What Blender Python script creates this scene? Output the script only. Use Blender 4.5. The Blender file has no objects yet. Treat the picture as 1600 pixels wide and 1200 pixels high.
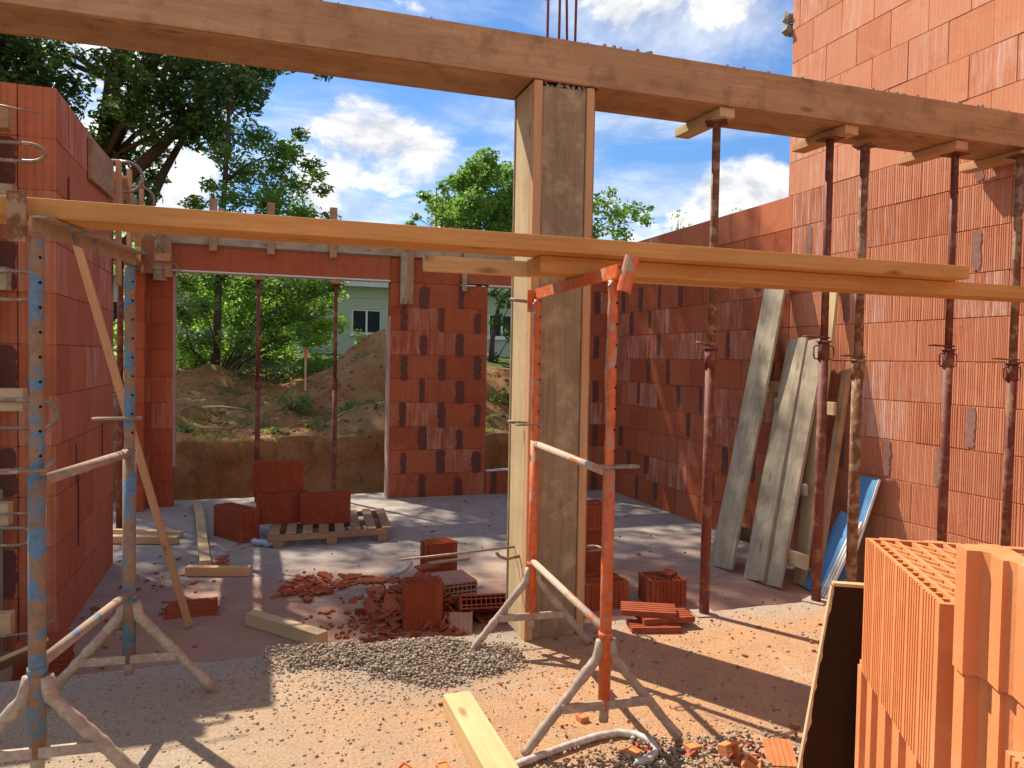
import bpy, math, random
import numpy as np
from mathutils import Vector, Matrix, noise
S = bpy.context.scene
C = S.collection
R = math.radians
# ------------------------------------------------------------------ camera, world, sun
def setup():
    cd = bpy.data.cameras.new('camera'); cam = bpy.data.objects.new('camera', cd); C.objects.link(cam)
    cd.sensor_width = 36; cd.lens = 27.0; cd.clip_start = .05; cd.clip_end = 800
    y, p, r = R(18.5), R(1.8), R(1.03)
    f = Vector((math.sin(y)*math.cos(p), math.cos(y)*math.cos(p), -math.sin(p)))
    rt = Vector((math.cos(y), -math.sin(y), 0)); up = rt.cross(f)
    r2 = rt*math.cos(r)+up*math.sin(r); u2 = -rt*math.sin(r)+up*math.cos(r)
    m = Matrix((r2, u2, -f)).transposed().to_4x4(); m.translation = (0, 0, 1.46)
    cam.matrix_world = m; S.camera = cam
    S.view_settings.view_transform = 'Standard'; S.view_settings.look = 'None'
    S.view_settings.exposure = 0.75; S.view_settings.gamma = 1
    sd = bpy.data.lights.new('sun', 'SUN'); so = bpy.data.objects.new('sun', sd); C.objects.link(so)
    sd.energy = 5.0; sd.angle = R(.53); sd.color = (1, .90, .75)
    d = Vector((.51, -.86, -1.25)).normalized()
    so.rotation_euler = d.to_track_quat('-Z', 'Y').to_euler(); so.location = (-10, 15, 25)
setup()
w = bpy.data.worlds.new('World'); S.world = w; w.use_nodes = True
nt = w.node_tree; nt.nodes.clear()
def nd(nt, typ, ins=None, **kw):
    n = nt.nodes.new(typ)
    for k, v in kw.items(): setattr(n, k, v)
    if ins:
        for k, v in ins.items():
            s = n.inputs[k]
            if isinstance(v, bpy.types.NodeSocket): nt.links.new(v, s)
            else: s.default_value = v
    return n
def math_(nt, op, a, b=0., c=0., clamp=False):
    n = nd(nt, 'ShaderNodeMath', {0: a, 1: b, 2: c}, operation=op); n.use_clamp = clamp; return n.outputs[0]
def mix_(nt, fac, a, b, bt='MIX'):
    n = nd(nt, 'ShaderNodeMix', data_type='RGBA', blend_type=bt)
    for s, v in zip((n.inputs[0], n.inputs[6], n.inputs[7]), (fac, a, b)):
        if isinstance(v, bpy.types.NodeSocket): nt.links.new(v, s)
        else: s.default_value = (*v, 1) if isinstance(v, tuple) and len(v) == 3 else v
    return n.outputs[2]
def ramp_(nt, fac, stops):
    n = nd(nt, 'ShaderNodeValToRGB', {0: fac}); e = n.color_ramp.elements
    while len(e) < len(stops): e.new(.5)
    for i, (p, c) in enumerate(stops):
        e[i].position = p; e[i].color = (*c, 1) if isinstance(c, tuple) else (c, c, c, 1)
    return n.outputs[0]
def noise_(nt, vec, scale, detail=4, rough=.55, dist=0.):
    return nd(nt, 'ShaderNodeTexNoise', {'Vector': vec, 'Scale': scale, 'Detail': detail, 'Roughness': rough, 'Distortion': dist}).outputs[0]
sky = nd(nt, 'ShaderNodeTexSky', sky_type='NISHITA'); sky.sun_disc = False
sky.sun_elevation = R(51); sky.sun_rotation = R(-30.7); sky.air_density = 1.0; sky.dust_density = .3; sky.ozone_density = 2.5
tc = nd(nt, 'ShaderNodeTexCoord').outputs['Generated']
blobs = [((.148, .957, .245), .14, .41), ((.085, .962, .262), .10, .36), ((.105, .978, .18), .14, .35), ((.2, .96, .2), .11, .28), ((.388, .83, .41), .10, .42), ((.471, .785, .42), .12, .46), ((.343, .858, .40), .05, .2),
         ((.112, .947, .3), .05, .24), ((.555, .81, .185), .15, .46), ((.47, .86, .19), .17, .33), ((.50, .83, .27), .12, .2), ((.252, .92, .26), .12, .18), ((.152, .899, .43), .13, .2),
         ((-.12, .97, .2), .2, .32), ((-.2, .93, .32), .2, .3), ((-.8, .1, .5), .8, .3), ((.7, -.6, .5), .9, .36), ((-.5, -.8, .4), .9, .36), ((0, -.2, 1.), .6, .25)]  # clouds at the side, behind and overhead: unseen, added to whiten the ambient light
sep = nd(nt, 'ShaderNodeSeparateXYZ', {0: tc})
zc = math_(nt, 'MAXIMUM', sep.outputs[2], .08)
pl = nd(nt, 'ShaderNodeCombineXYZ', {0: math_(nt, 'DIVIDE', sep.outputs[0], zc), 1: math_(nt, 'DIVIDE', sep.outputs[1], zc), 2: 0.}).outputs[0]
st = nd(nt, 'ShaderNodeVectorMath', {0: tc, 1: (1, 1, 1.7)}, operation='MULTIPLY').outputs[0]
n1 = noise_(nt, st, 5.5, 9, .6, .3); n2 = noise_(nt, pl, 1.1, 8, .62, .6)
tot = None
for d, rad, wt in blobs:
    dd = Vector(d).normalized(); dv = (dd.x, dd.y, dd.z*1.7)
    ds = nd(nt, 'ShaderNodeVectorMath', {0: st, 1: dv}, operation='DISTANCE').outputs['Value']
    mr = nd(nt, 'ShaderNodeMapRange', {'Value': ds, 'From Min': rad*.25, 'From Max': rad*1.25, 'To Min': wt, 'To Max': 0.}, interpolation_type='SMOOTHSTEP').outputs[0]
    tot = mr if tot is None else math_(nt, 'MAXIMUM', tot, mr)
dens = math_(nt, 'ADD', math_(nt, 'ADD', math_(nt, 'MULTIPLY', n1, 1.0), tot), -.72)
cm = nd(nt, 'ShaderNodeMapRange', {'Value': dens, 'From Min': 0., 'From Max': .15}, interpolation_type='SMOOTHSTEP').outputs[0]
wsp = nd(nt, 'ShaderNodeMapRange', {'Value': math_(nt, 'ADD', n2, math_(nt, 'MULTIPLY', tot, .5)), 'From Min': .44, 'From Max': .8, 'To Max': .55}, interpolation_type='SMOOTHSTEP').outputs[0]
cm = math_(nt, 'MAXIMUM', cm, wsp)
n3 = noise_(nt, nd(nt, 'ShaderNodeVectorMath', {0: st, 1: (0., 0., .035)}, operation='ADD').outputs[0], 5.5, 9, .6, .3)
lit = nd(nt, 'ShaderNodeMapRange', {'Value': math_(nt, 'SUBTRACT', n1, n3), 'From Min': -.1, 'From Max': .08}).outputs[0]
ccol = mix_(nt, lit, (4.9, 5.1, 5.5), (9.2, 8.9, 8.4))
skyc = mix_(nt, 1., sky.outputs[0], (.58, .83, 1.08), 'MULTIPLY')
col = mix_(nt, cm, skyc, ccol)
bg = nd(nt, 'ShaderNodeBackground', {'Color': col, 'Strength': .088})
nt.links.new(bg.outputs[0], nd(nt, 'ShaderNodeOutputWorld').inputs[0])

# ------------------------------------------------------------------ helpers
class MB:
    def __init__(s): s.v = []; s.f = []; s.t = []; s.tint = (0, 0, 0); s.m = []; s.mi = 0
    def add(s, vs, fs):
        b = len(s.v); s.v += [tuple(v) for v in vs]
        for q in fs: s.f.append([b+i for i in q]); s.t.append(s.tint); s.m.append(s.mi)
    def box(s, a, b, M=None, skip=()):
        x0, y0, z0 = a; x1, y1, z1 = b
        vs = [Vector(p) for p in ((x0,y0,z0),(x1,y0,z0),(x1,y1,z0),(x0,y1,z0),(x0,y0,z1),(x1,y0,z1),(x1,y1,z1),(x0,y1,z1))]
        if M is not None: vs = [M @ v for v in vs]
        fs = [(0,3,2,1),(4,5,6,7),(0,1,5,4),(2,3,7,6),(1,2,6,5),(3,0,4,7)]
        s.add(vs, [q for i, q in enumerate(fs) if i not in skip])
    def bar(s, a, b, w, h, up=(0, 0, 1)):
        M, L = frame(a, b, up); s.box((-L/2, -w/2, -h/2), (L/2, w/2, h/2), M)
    def tube(s, pts, r, n=10, cap=True, close=False):
        pts = [Vector(p) for p in pts]; k = len(pts)
        rs = r if isinstance(r, (list, tuple)) else [r]*k
        ref = None; vs = []; fs = []
        for i, p in enumerate(pts):
            if close: t = (pts[(i+1) % k]-pts[i-1])
            else: t = (pts[min(i+1, k-1)]-pts[max(i-1, 0)])
            t.normalize()
            if ref is None: ref = t.orthogonal().normalized()
            ref = (ref-t*ref.dot(t)); ref = ref.normalized() if ref.length > 1e-5 else t.orthogonal().normalized()
            bn = t.cross(ref)
            for j in range(n):
                a = 2*math.pi*j/n; vs.append(p+(ref*math.cos(a)+bn*math.sin(a))*rs[i])
        for i in range(k if close else k-1):
            for j in range(n):
                i2 = (i+1) % k; fs.append((i*n+j, i*n+(j+1) % n, i2*n+(j+1) % n, i2*n+j))
        if cap and not close: fs += [tuple(range(n))[::-1], tuple((k-1)*n+j for j in range(n))]
        s.add(vs, fs)
    def prism(s, poly, z0, z1, M=None):
        n = len(poly); vs = [Vector((x, y, z0)) for x, y in poly]+[Vector((x, y, z1)) for x, y in poly]
        if M is not None: vs = [M @ v for v in vs]
        s.add(vs, [tuple(range(n))[::-1], tuple(range(n, 2*n))]+[(i, (i+1) % n, n+(i+1) % n, n+i) for i in range(n)])
    def mesh(s, name):
        me = bpy.data.meshes.new(name); me.from_pydata(s.v, [], s.f); me.update()
        at = me.attributes.new('tint', 'FLOAT_COLOR', 'FACE')
        at.data.foreach_set('color', np.array([(*t, 1) for t in s.t], dtype=np.float32).ravel())
        if any(s.m): me.polygons.foreach_set('material_index', s.m)
        return me
WM = {}
def frame(a, b, up=(0, 0, 1)):
    a = Vector(a); b = Vector(b); x = (b-a); L = x.length; x.normalize(); up = Vector(up)
    if abs(x.dot(up)) > .99: up = Vector((0, 1, 0))
    y = up.cross(x).normalized(); z = x.cross(y)
    M = Matrix((x, y, z)).transposed().to_4x4(); M.translation = (a+b)/2
    return M, L
def tag(o, label=None, cat=None, group=None, kind=None):
    if label: o['label'] = label
    if cat: o['category'] = cat
    if group: o['group'] = group
    if kind: o['kind'] = kind
    return o
def place(o, M, parent=None):
    if parent is None: o.matrix_basis = M; WM[o] = M
    else:
        o.parent = parent; o.matrix_parent_inverse = WM[parent].inverted(); o.matrix_basis = M; WM[o] = M
def obj(name, mb, mat, parent=None, smooth=False, bevel=0, M=None):
    me = mb.mesh(name) if isinstance(mb, MB) else mb
    o = bpy.data.objects.new(name, me); C.objects.link(o)
    if not me.materials:
        for q in (mat if isinstance(mat, list) else [mat]): me.materials.append(q)
    if smooth: me.polygons.foreach_set('use_smooth', [True]*len(me.polygons))
    place(o, M or Matrix(), parent)
    if bevel:
        m = o.modifiers.new('bevel', 'BEVEL'); m.width = bevel; m.segments = 2; m.limit_method = 'ANGLE'; m.angle_limit = R(50)
    return o
def thing(name, label, cat, loc=(0, 0, 0), group=None):
    o = bpy.data.objects.new(name, None); C.objects.link(o); place(o, Matrix.Translation(loc)); o.empty_display_size = .1
    return tag(o, label, cat, group)

# ------------------------------------------------------------------ materials
def newmat(name):
    m = bpy.data.materials.new(name); m.use_nodes = True; t = m.node_tree; t.nodes.clear()
    out = nd(t, 'ShaderNodeOutputMaterial'); b = nd(t, 'ShaderNodeBsdfPrincipled'); t.links.new(b.outputs[0], out.inputs[0])
    return m, t, b
def finish(t, b, col, rough=.8, bump=None, strength=.3, dist=.01, metal=0):
    if not isinstance(rough, bpy.types.NodeSocket) and rough >= .7: b.inputs['Specular IOR Level'].default_value = .12
    for k, v in (('Base Color', col), ('Roughness', rough), ('Metallic', metal)):
        if isinstance(v, bpy.types.NodeSocket): t.links.new(v, b.inputs[k])
        else: b.inputs[k].default_value = (*v, 1) if isinstance(v, tuple) else v
    if bump is not None:
        bn = nd(t, 'ShaderNodeBump', {'Height': bump, 'Strength': strength, 'Distance': dist}); t.links.new(bn.outputs[0], b.inputs['Normal'])
def objco(t, scale=(1, 1, 1)):
    c = nd(t, 'ShaderNodeTexCoord').outputs['Object']
    return nd(t, 'ShaderNodeMapping', {'Vector': c, 'Scale': scale}).outputs[0]
def brick_mat(name, a, b_, ribs=70, ribstr=.35, eff=1., pale=(.58, .34, .26), dust=.3):
    m, t, b = newmat(name)
    co = nd(t, 'ShaderNodeTexCoord').outputs['Object']; s = nd(t, 'ShaderNodeSeparateXYZ', {0: co})
    at = nd(t, 'ShaderNodeAttribute', attribute_name='tint'); asp = nd(t, 'ShaderNodeSeparateColor', {0: at.outputs[0]})
    oi = nd(t, 'ShaderNodeObjectInfo').outputs['Random']
    n = noise_(t, co, 2.2, 5); nf = noise_(t, co, 60, 4)
    u = math_(t, 'ADD', s.outputs[0], s.outputs[1])
    stv = nd(t, 'ShaderNodeCombineXYZ', {0: math_(t, 'MULTIPLY', u, 14.), 1: math_(t, 'MULTIPLY', s.outputs[2], 1.6), 2: asp.outputs[2]}).outputs[0]
    streak = noise_(t, stv, 1.6, 5, .6)
    f = math_(t, 'ADD', math_(t, 'MULTIPLY', asp.outputs[0], .8), math_(t, 'MULTIPLY', n, .5))
    f = math_(t, 'ADD', f, math_(t, 'MULTIPLY', oi, .15), clamp=True)
    col = mix_(t, f, a, b_)
    col = mix_(t, math_(t, 'MULTIPLY', streak, .35), col, tuple(x*.55 for x in a))
    ef = math_(t, 'MULTIPLY', asp.outputs[1], nd(t, 'ShaderNodeMapRange', {'Value': streak, 'From Min': .42, 'From Max': .66}).outputs[0])
    col = mix_(t, math_(t, 'MULTIPLY', ef, eff, clamp=True), col, pale)
    blot = nd(t, 'ShaderNodeMapRange', {'Value': noise_(t, co, 3.6, 7, .72, .8), 'From Min': .46, 'From Max': .68, 'To Max': dust}).outputs[0]
    col = mix_(t, blot, col, tuple(min(1, x*.8+y*.28) for x, y in zip(b_, pale)))
    dirt = nd(t, 'ShaderNodeMapRange', {'Value': noise_(t, co, 9, 6, .7), 'From Min': .56, 'From Max': .75, 'To Max': .35}).outputs[0]
    col = mix_(t, dirt, col, tuple(x*.5 for x in a))
    uj = math_(t, 'ADD', u, math_(t, 'MULTIPLY', noise_(t, nd(t, 'ShaderNodeCombineXYZ', {0: u}).outputs[0], 9., 3), .05))
    rb = nd(t, 'ShaderNodeTexWave', {'Vector': nd(t, 'ShaderNodeCombineXYZ', {0: uj}).outputs[0], 'Scale': ribs/20*6.283/2, 'Distortion': 0.}, bands_direction='X').outputs[1]
    col = mix_(t, nd(t, 'ShaderNodeMapRange', {'Value': rb, 'From Min': .45, 'From Max': .1, 'To Max': .22*min(1, ribstr)}).outputs[0], col, tuple(x*.45 for x in a))
    bump = math_(t, 'ADD', math_(t, 'MULTIPLY', rb, ribstr), math_(t, 'MULTIPLY', nf, .6))
    finish(t, b, col, .88, bump, .45, .004)
    return m
def wood_mat(name, a, b_, dark=None, grain=1., stain=0., staincol=(.1, .07, .05), rough=.75):
    m, t, b = newmat(name)
    oi = nd(t, 'ShaderNodeObjectInfo').outputs['Random']
    c0 = nd(t, 'ShaderNodeTexCoord').outputs['Object']
    co = nd(t, 'ShaderNodeVectorMath', {0: c0, 1: nd(t, 'ShaderNodeCombineXYZ', {0: math_(t, 'MULTIPLY', oi, 17.), 1: oi}).outputs[0]}, operation='ADD').outputs[0]
    g = nd(t, 'ShaderNodeMapping', {'Vector': co, 'Scale': (1.2, 26, 26)}).outputs[0]
    n = noise_(t, g, 1.6*grain, 6, .6, 1.2); big = noise_(t, nd(t, 'ShaderNodeMapping', {'Vector': co, 'Scale': (.8, 3, 3)}).outputs[0], 2.4, 5)
    col = mix_(t, nd(t, 'ShaderNodeMapRange', {'Value': n, 'From Min': .3, 'From Max': .7}).outputs[0], a, b_)
    col = mix_(t, nd(t, 'ShaderNodeMapRange', {'Value': big, 'From Min': .35, 'From Max': .75, 'To Max': .6}).outputs[0], col, dark or tuple(x*.55 for x in b_))
    kn = nd(t, 'ShaderNodeTexVoronoi', {'Vector': nd(t, 'ShaderNodeMapping', {'Vector': co, 'Scale': (2.2, 7, 7)}).outputs[0], 'Scale': 1.}).outputs['Distance']
    col = mix_(t, nd(t, 'ShaderNodeMapRange', {'Value': kn, 'From Min': .05, 'From Max': .14, 'To Min': .75, 'To Max': 0.}).outputs[0], col, tuple(x*.35 for x in b_))
    if stain:
        sn = noise_(t, c0, 6, 7, .68)
        col = mix_(t, nd(t, 'ShaderNodeMapRange', {'Value': sn, 'From Min': .5, 'From Max': .68, 'To Max': stain}).outputs[0], col, staincol)
    sp = noise_(t, c0, 22, 6, .7, .5)
    col = mix_(t, nd(t, 'ShaderNodeMapRange', {'Value': sp, 'From Min': .63, 'From Max': .68, 'To Max': .55}).outputs[0], col, (.40, .34, .27))
    finish(t, b, col, rough, math_(t, 'ADD', n, math_(t, 'MULTIPLY', sp, .8)), .5, .004)
    return m
def paint_mat(name, paint, under, amount=.5, scale=14, metal=.0, rough=.5, under2=(.30, .2, .13)):
    m, t, b = newmat(name); co = objco(t); oi = nd(t, 'ShaderNodeObjectInfo').outputs['Random']
    v = nd(t, 'ShaderNodeVectorMath', {0: co, 1: nd(t, 'ShaderNodeCombineXYZ', {0: math_(t, 'MULTIPLY', oi, 9.)}).outputs[0]}, operation='ADD').outputs[0]
    n = noise_(t, v, scale, 7, .62); n2 = noise_(t, v, scale*3, 4)
    f = nd(t, 'ShaderNodeMapRange', {'Value': n, 'From Min': 1-amount-.04, 'From Max': 1-amount+.04}).outputs[0]
    uc = mix_(t, n2, under, under2)
    pc = mix_(t, nd(t, 'ShaderNodeMapRange', {'Value': n2, 'From Min': .35, 'From Max': .75}).outputs[0], paint, tuple(x*.6 for x in paint))
    finish(t, b, mix_(t, f, pc, uc), mix_(t, f, (rough,)*3, (.85,)*3), math_(t, 'ADD', n, math_(t, 'MULTIPLY', n2, .4)), .5, .003, 0)
    return m
def plain(name, c, rough=.7, var=.25, scale=12, bump=.3, metal=0):
    m, t, b = newmat(name); co = objco(t); n = noise_(t, co, scale, 7, .65)
    finish(t, b, mix_(t, n, tuple(x*(1-var) for x in c), tuple(min(1, x*(1+var)) for x in c)), rough, n, bump, .006, metal)
    return m
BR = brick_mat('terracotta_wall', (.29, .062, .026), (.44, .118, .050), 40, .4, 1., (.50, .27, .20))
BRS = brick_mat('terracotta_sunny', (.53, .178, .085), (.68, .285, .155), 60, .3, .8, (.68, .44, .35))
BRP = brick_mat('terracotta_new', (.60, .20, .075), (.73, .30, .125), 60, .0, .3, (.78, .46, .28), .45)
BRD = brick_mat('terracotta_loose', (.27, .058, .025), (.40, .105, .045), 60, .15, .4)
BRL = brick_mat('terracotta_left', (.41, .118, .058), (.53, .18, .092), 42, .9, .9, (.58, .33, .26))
MOR = plain('mortar_reddish', (.135, .055, .045), .95, .3, 25)
MORG = plain('mortar_grey', (.27, .145, .115), .95, .3, 25)
CONC = plain('concrete_plain', (.27, .245, .21), .9, .25, 8)
CORE = plain('joint_dark', (.16, .07, .04), .95)
W_MID = wood_mat('wood_fresh_board', (.62, .32, .11), (.48, .225, .07), (.34, .15, .05))
W_FORM = wood_mat('wood_formwork', (.50, .31, .17), (.37, .215, .115), (.24, .135, .07), 1, .65, (.20, .12, .07))
W_GREY = wood_mat('wood_weathered', (.50, .42, .30), (.34, .27, .18), (.2, .16, .11), 1, .6, (.20, .15, .10))
W_YEL = wood_mat('wood_yellow', (.68, .46, .25), (.56, .355, .17), (.42, .26, .11))
W_PALE = wood_mat('wood_pale', (.62, .475, .29), (.48, .345, .19), (.34, .24, .13), 1, .3, (.3, .22, .15))
W_STICK = wood_mat('wood_stick', (.62, .36, .19), (.50, .27, .13), (.4, .2, .1))
W_BROWN = plain('panel_brown', (.030, .013, .005), .72, .5, 7, .4)
W_PALLET = wood_mat('wood_pallet', (.42, .27, .17), (.30, .18, .105), (.2, .12, .08))
W_COLP = wood_mat('panel_column', (.36, .265, .165), (.25, .175, .10), (.17, .12, .07), .7, .8, (.46, .35, .23), .7)
M_RED = paint_mat('paint_dark_red', (.17, .032, .018), (.16, .065, .028), .44, 12, rough=.66, under2=(.30, .15, .075))
M_RUST = paint_mat('rusted_tube', (.20, .075, .03), (.30, .17, .09), .48, 16, rough=.85)
M_BLUE = paint_mat('paint_blue_peeling', (.10, .20, .30), (.13, .075, .045), .515, 13, under2=(.34, .21, .12), rough=.75)
M_BLUEL = paint_mat('paint_blue_muddy', (.12, .19, .28), (.22, .14, .09), .6, 12, under2=(.42, .31, .21), rough=.75)
M_ORG = paint_mat('paint_orange', (.66, .13, .03), (.33, .15, .07), .42, 12, under2=(.42, .33, .25))
M_ORGM = paint_mat('paint_orange_muddy', (.58, .20, .09), (.42, .33, .25), .56, 8, under2=(.36, .29, .23))
M_MUD = paint_mat('mud_caked_steel', (.42, .33, .24), (.33, .30, .26), .5, 18, under2=(.30, .15, .08))
M_PIN = paint_mat('steel_pin', (.27, .18, .12), (.42, .36, .29), .42, 20)
M_REBAR = plain('rebar_rust', (.16, .06, .045), .8)
SILV = plain('galvanised_strip', (.62, .6, .57), .45, .1)
BLUEP = plain('blue_board', (.085, .24, .46), .55, .08, 5, .05)
WHITE = plain('white_plastic', (.75, .74, .7), .5, .05)
BARK = plain('bark', (.07, .05, .035), .95, .4, 20, 1.)
HOUSE = plain('house_render', (.40, .45, .34), .9, .05)
def glass_dark():
    m, t, b = newmat('window_glass'); finish(t, b, (.012, .016, .018), .25); b.inputs['Specular IOR Level'].default_value = .15; return m
GLASS = glass_dark()
HOLE = plain('hole_black', (.012, .01, .01), .9)
def leaf_mat(name, a, b_, tr=.5):
    m, t, b = newmat(name); at = nd(t, 'ShaderNodeAttribute', attribute_name='tint')
    s = nd(t, 'ShaderNodeSeparateColor', {0: at.outputs[0]})
    c = mix_(t, s.outputs[0], a, b_); finish(t, b, c, .45)
    tl = nd(t, 'ShaderNodeBsdfTranslucent', {'Color': mix_(t, .5, c, tuple(min(1, x*2.2) for x in b_))})
    mx = nd(t, 'ShaderNodeMixShader', {0: tr, 1: b.outputs[0], 2: tl.outputs[0]})
    out = [n for n in t.nodes if n.type == 'OUTPUT_MATERIAL'][0]; t.links.new(mx.outputs[0], out.inputs[0])
    return m
LEAF_D = leaf_mat('leaf_dark', (.028, .062, .012), (.066, .125, .022), .38)
LEAF_M = leaf_mat('leaf_mid', (.06, .13, .018), (.14, .25, .035), .5)
LEAF_L = leaf_mat('leaf_light', (.13, .24, .025), (.28, .42, .05), .58)

def math_v(t, v, n):
    o = nd(t, 'ShaderNodeVectorMath', {0: v, 1: nd(t, 'ShaderNodeCombineXYZ', {0: math_(t, 'MULTIPLY', n, .5), 1: math_(t, 'MULTIPLY', n, .5), 2: 0.}).outputs[0]}, operation='ADD').outputs[0]
    return nd(t, 'ShaderNodeVectorMath', {0: o, 1: (.25, .25, 0.)}, operation='SUBTRACT').outputs[0]
def ground_mat(name, kind):
    m, t, b = newmat(name); co = nd(t, 'ShaderNodeTexCoord').outputs['Object']; s = nd(t, 'ShaderNodeSeparateXYZ', {0: co})
    big = noise_(t, co, .9, 6, .6, .4); mid = noise_(t, co, 5, 7, .65); fine = noise_(t, co, 70, 6, .7); vf = noise_(t, co, 260, 3)
    def mr(v, a, b2, c=0., d=1.): return nd(t, 'ShaderNodeMapRange', {'Value': v, 'From Min': a, 'From Max': b2, 'To Min': c, 'To Max': d}).outputs[0]
    if kind == 'slab':
        gp = mr(nd(t, 'ShaderNodeVectorMath', {0: math_v(t, co, mid), 1: (.85, 3.75, 0)}, operation='DISTANCE').outputs['Value'], .75, .35, 0., .8)
        col = mix_(t, mr(mid, .35, .65), (.66, .37, .19), (.52, .315, .18))
        gx = mr(math_(t, 'ADD', s.outputs[0], math_(t, 'MULTIPLY', big, 1.6)), 1.9, .4)     # cement dust towards the left end
        col = mix_(t, gx, col, (.50, .40, .29))
        gy = mr(math_(t, 'ADD', s.outputs[1], math_(t, 'MULTIPLY', mid, .4)), 3.75, 4.0)
        col = mix_(t, math_(t, 'MULTIPLY', gy, .75), col, (.47, .40, .33))
        col = mix_(t, mr(noise_(t, co, 2.3, 7, .7), .55, .7, 0., .55), col, (.60, .50, .38))
        col = mix_(t, mr(fine, .48, .7, 0., .65), col, (.27, .15, .085))
        col = mix_(t, mr(noise_(t, co, 17, 8, .75), .54, .66, 0., .55), col, (.33, .19, .11))
        col = mix_(t, mr(vf, .62, .75, 0., .5), col, (.62, .5, .38))
        col = mix_(t, gp, col, mix_(t, fine, (.30, .245, .19), (.46, .39, .31)))
        finish(t, b, col, .95, math_(t, 'ADD', math_(t, 'ADD', math_(t, 'MULTIPLY', fine, 1.5), vf), math_(t, 'MULTIPLY', mid, 1.5)), .9, .010)
    elif kind == 'floor':
        gy = mr(math_(t, 'ADD', s.outputs[1], math_(t, 'MULTIPLY', big, 3.2)), 8.9, 7.0)   # red brick dust spread over the near half
        col = mix_(t, mr(mid, .35, .65), (.30, .265, .235), (.385, .34, .30))
        red = mix_(t, mid, (.37, .185, .12), (.42, .245, .165))
        col = mix_(t, math_(t, 'MULTIPLY', gy, .85), col, red)
        col = mix_(t, mr(noise_(t, co, 3.1, 8, .7), .58, .7, 0., .5), col, (.43, .38, .32))
        col = mix_(t, mr(fine, .52, .75, 0., .45), col, (.2, .12, .08))
        ck = nd(t, 'ShaderNodeTexVoronoi', {'Vector': nd(t, 'ShaderNodeVectorMath', {0: co, 1: (0, 0, 0)}, operation='ADD').outputs[0], 'Scale': .55}, feature='DISTANCE_TO_EDGE').outputs['Distance']
        col = mix_(t, mr(math_(t, 'ADD', ck, math_(t, 'MULTIPLY', mid, .03)), .014, .020, .16, 0.), col, (.12, .09, .07))
        col = mix_(t, mr(noise_(t, nd(t, 'ShaderNodeMapping', {'Vector': co, 'Scale': (1, 5, 1), 'Rotation': (0, 0, .5)}).outputs[0], 1.7, 7, .7), .52, .66, 0., .4), col, (.22, .165, .125))
        finish(t, b, col, .92, math_(t, 'ADD', fine, mid), .6, .008)
    else:
        col = mix_(t, mr(mid, .35, .68), (.27, .115, .04), (.44, .21, .078))
        col = mix_(t, mr(big, .45, .62, 0., .8), col, (.46, .29, .14))
        col = mix_(t, mr(fine, .48, .7, 0., .6), col, (.08, .05, .03))
        nz = nd(t, 'ShaderNodeNewGeometry').outputs['Normal']; ns = nd(t, 'ShaderNodeSeparateXYZ', {0: nz})
        gr = math_(t, 'MULTIPLY', mr(noise_(t, co, 1.3, 8, .72), .5, .58), mr(ns.outputs[2], .8, .95))
        gr = math_(t, 'MULTIPLY', gr, .75)
        far = mr(s.outputs[1], 16.5, 18.5)
        gr = math_(t, 'MAXIMUM', gr, math_(t, 'MULTIPLY', far, .9))
        col = mix_(t, gr, col, mix_(t, mid, (.03, .07, .012), (.07, .12, .025)))
        finish(t, b, col, .95, math_(t, 'ADD', math_(t, 'MULTIPLY', fine, .6), mid), .9, .05)
    return m
G_SLAB = ground_mat('dusty_slab', 'slab'); G_FLOOR = ground_mat('concrete_floor', 'floor'); G_SOIL = ground_mat('soil', 'soil')
ZF = -.38; CH = .314; TOPZ = ZF+11*CH

# ------------------------------------------------------------------ ground, slabs
def grid_obj(name, xs, ys, hf, mat, thick=None):
    nx, ny = len(xs), len(ys)
    v = [hf(x, y) for y in ys for x in xs]
    f = [(j*nx+i, j*nx+i+1, (j+1)*nx+i+1, (j+1)*nx+i) for j in range(ny-1) for i in range(nx-1)]
    me = bpy.data.meshes.new(name); me.from_pydata(v, [], f); me.materials.append(mat)
    me.polygons.foreach_set('use_smooth', [True]*len(f))
    o = bpy.data.objects.new(name, me); C.objects.link(o); WM[o] = Matrix(); tag(o, kind='structure'); return o
def sst(a, b, x):
    t = max(0, min(1, (x-a)/(b-a))); return t*t*(3-2*t)
def terr(x, y):
    n = noise.fractal(Vector((x*.5, y*.5, 0)), 1, 2, 5)*.22
    n2 = noise.fractal(Vector((x*1.9, y*1.9, 3)), 1, 2, 5)*.10
    ed = 10.95+.10*noise.noise(Vector((x*1.7, 0, 5)))+.05*noise.noise(Vector((x*7, 0, 9)))
    k = sst(ed-.02, ed+.22, y)
    if x < -2.4: k = max(k, sst(-2.4, -2.9, x)*(1 if y > 4 else 0))
    up = .26+.135*min(max(y-11, 0), 8)+.02*max(y-19, 0)*(1 if y < 40 else 0)+(.42 if y >= 40 else 0)
    m1 = 1.2*math.exp(-((x-2.45)/1.1)**2-((y-14.2)/1.3)**2)+.45*math.exp(-((x-4.6)/1.0)**2-((y-14.4)/.9)**2)
    m2 = .22*math.exp(-((x+1.0)/.8)**2-((y-15.5)/.5)**2)+.25*math.exp(-((x-.9)/.7)**2-((y-12.8)/.5)**2)
    m3 = .45*math.exp(-((x-2.2)/.9)**2-((y-11.8)/.5)**2)
    n2 += noise.fractal(Vector((x*7, y*7, 5)), 1, 2, 3)*.035
    rut = -.06*math.exp(-((x+.1-.2*(y-13))/.35)**2)
    z = up+m1+m2+m3+rut+(n+n2)*(1 if y < 25 else .4)*min(1, max(.35, (y-10.9)*1.2))
    z = -.5*(1-k)+z*k
    return (x, y+(.07*noise.noise(Vector((x*3, z*4, 1))) if .02 < k < .98 else 0), z)
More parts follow.
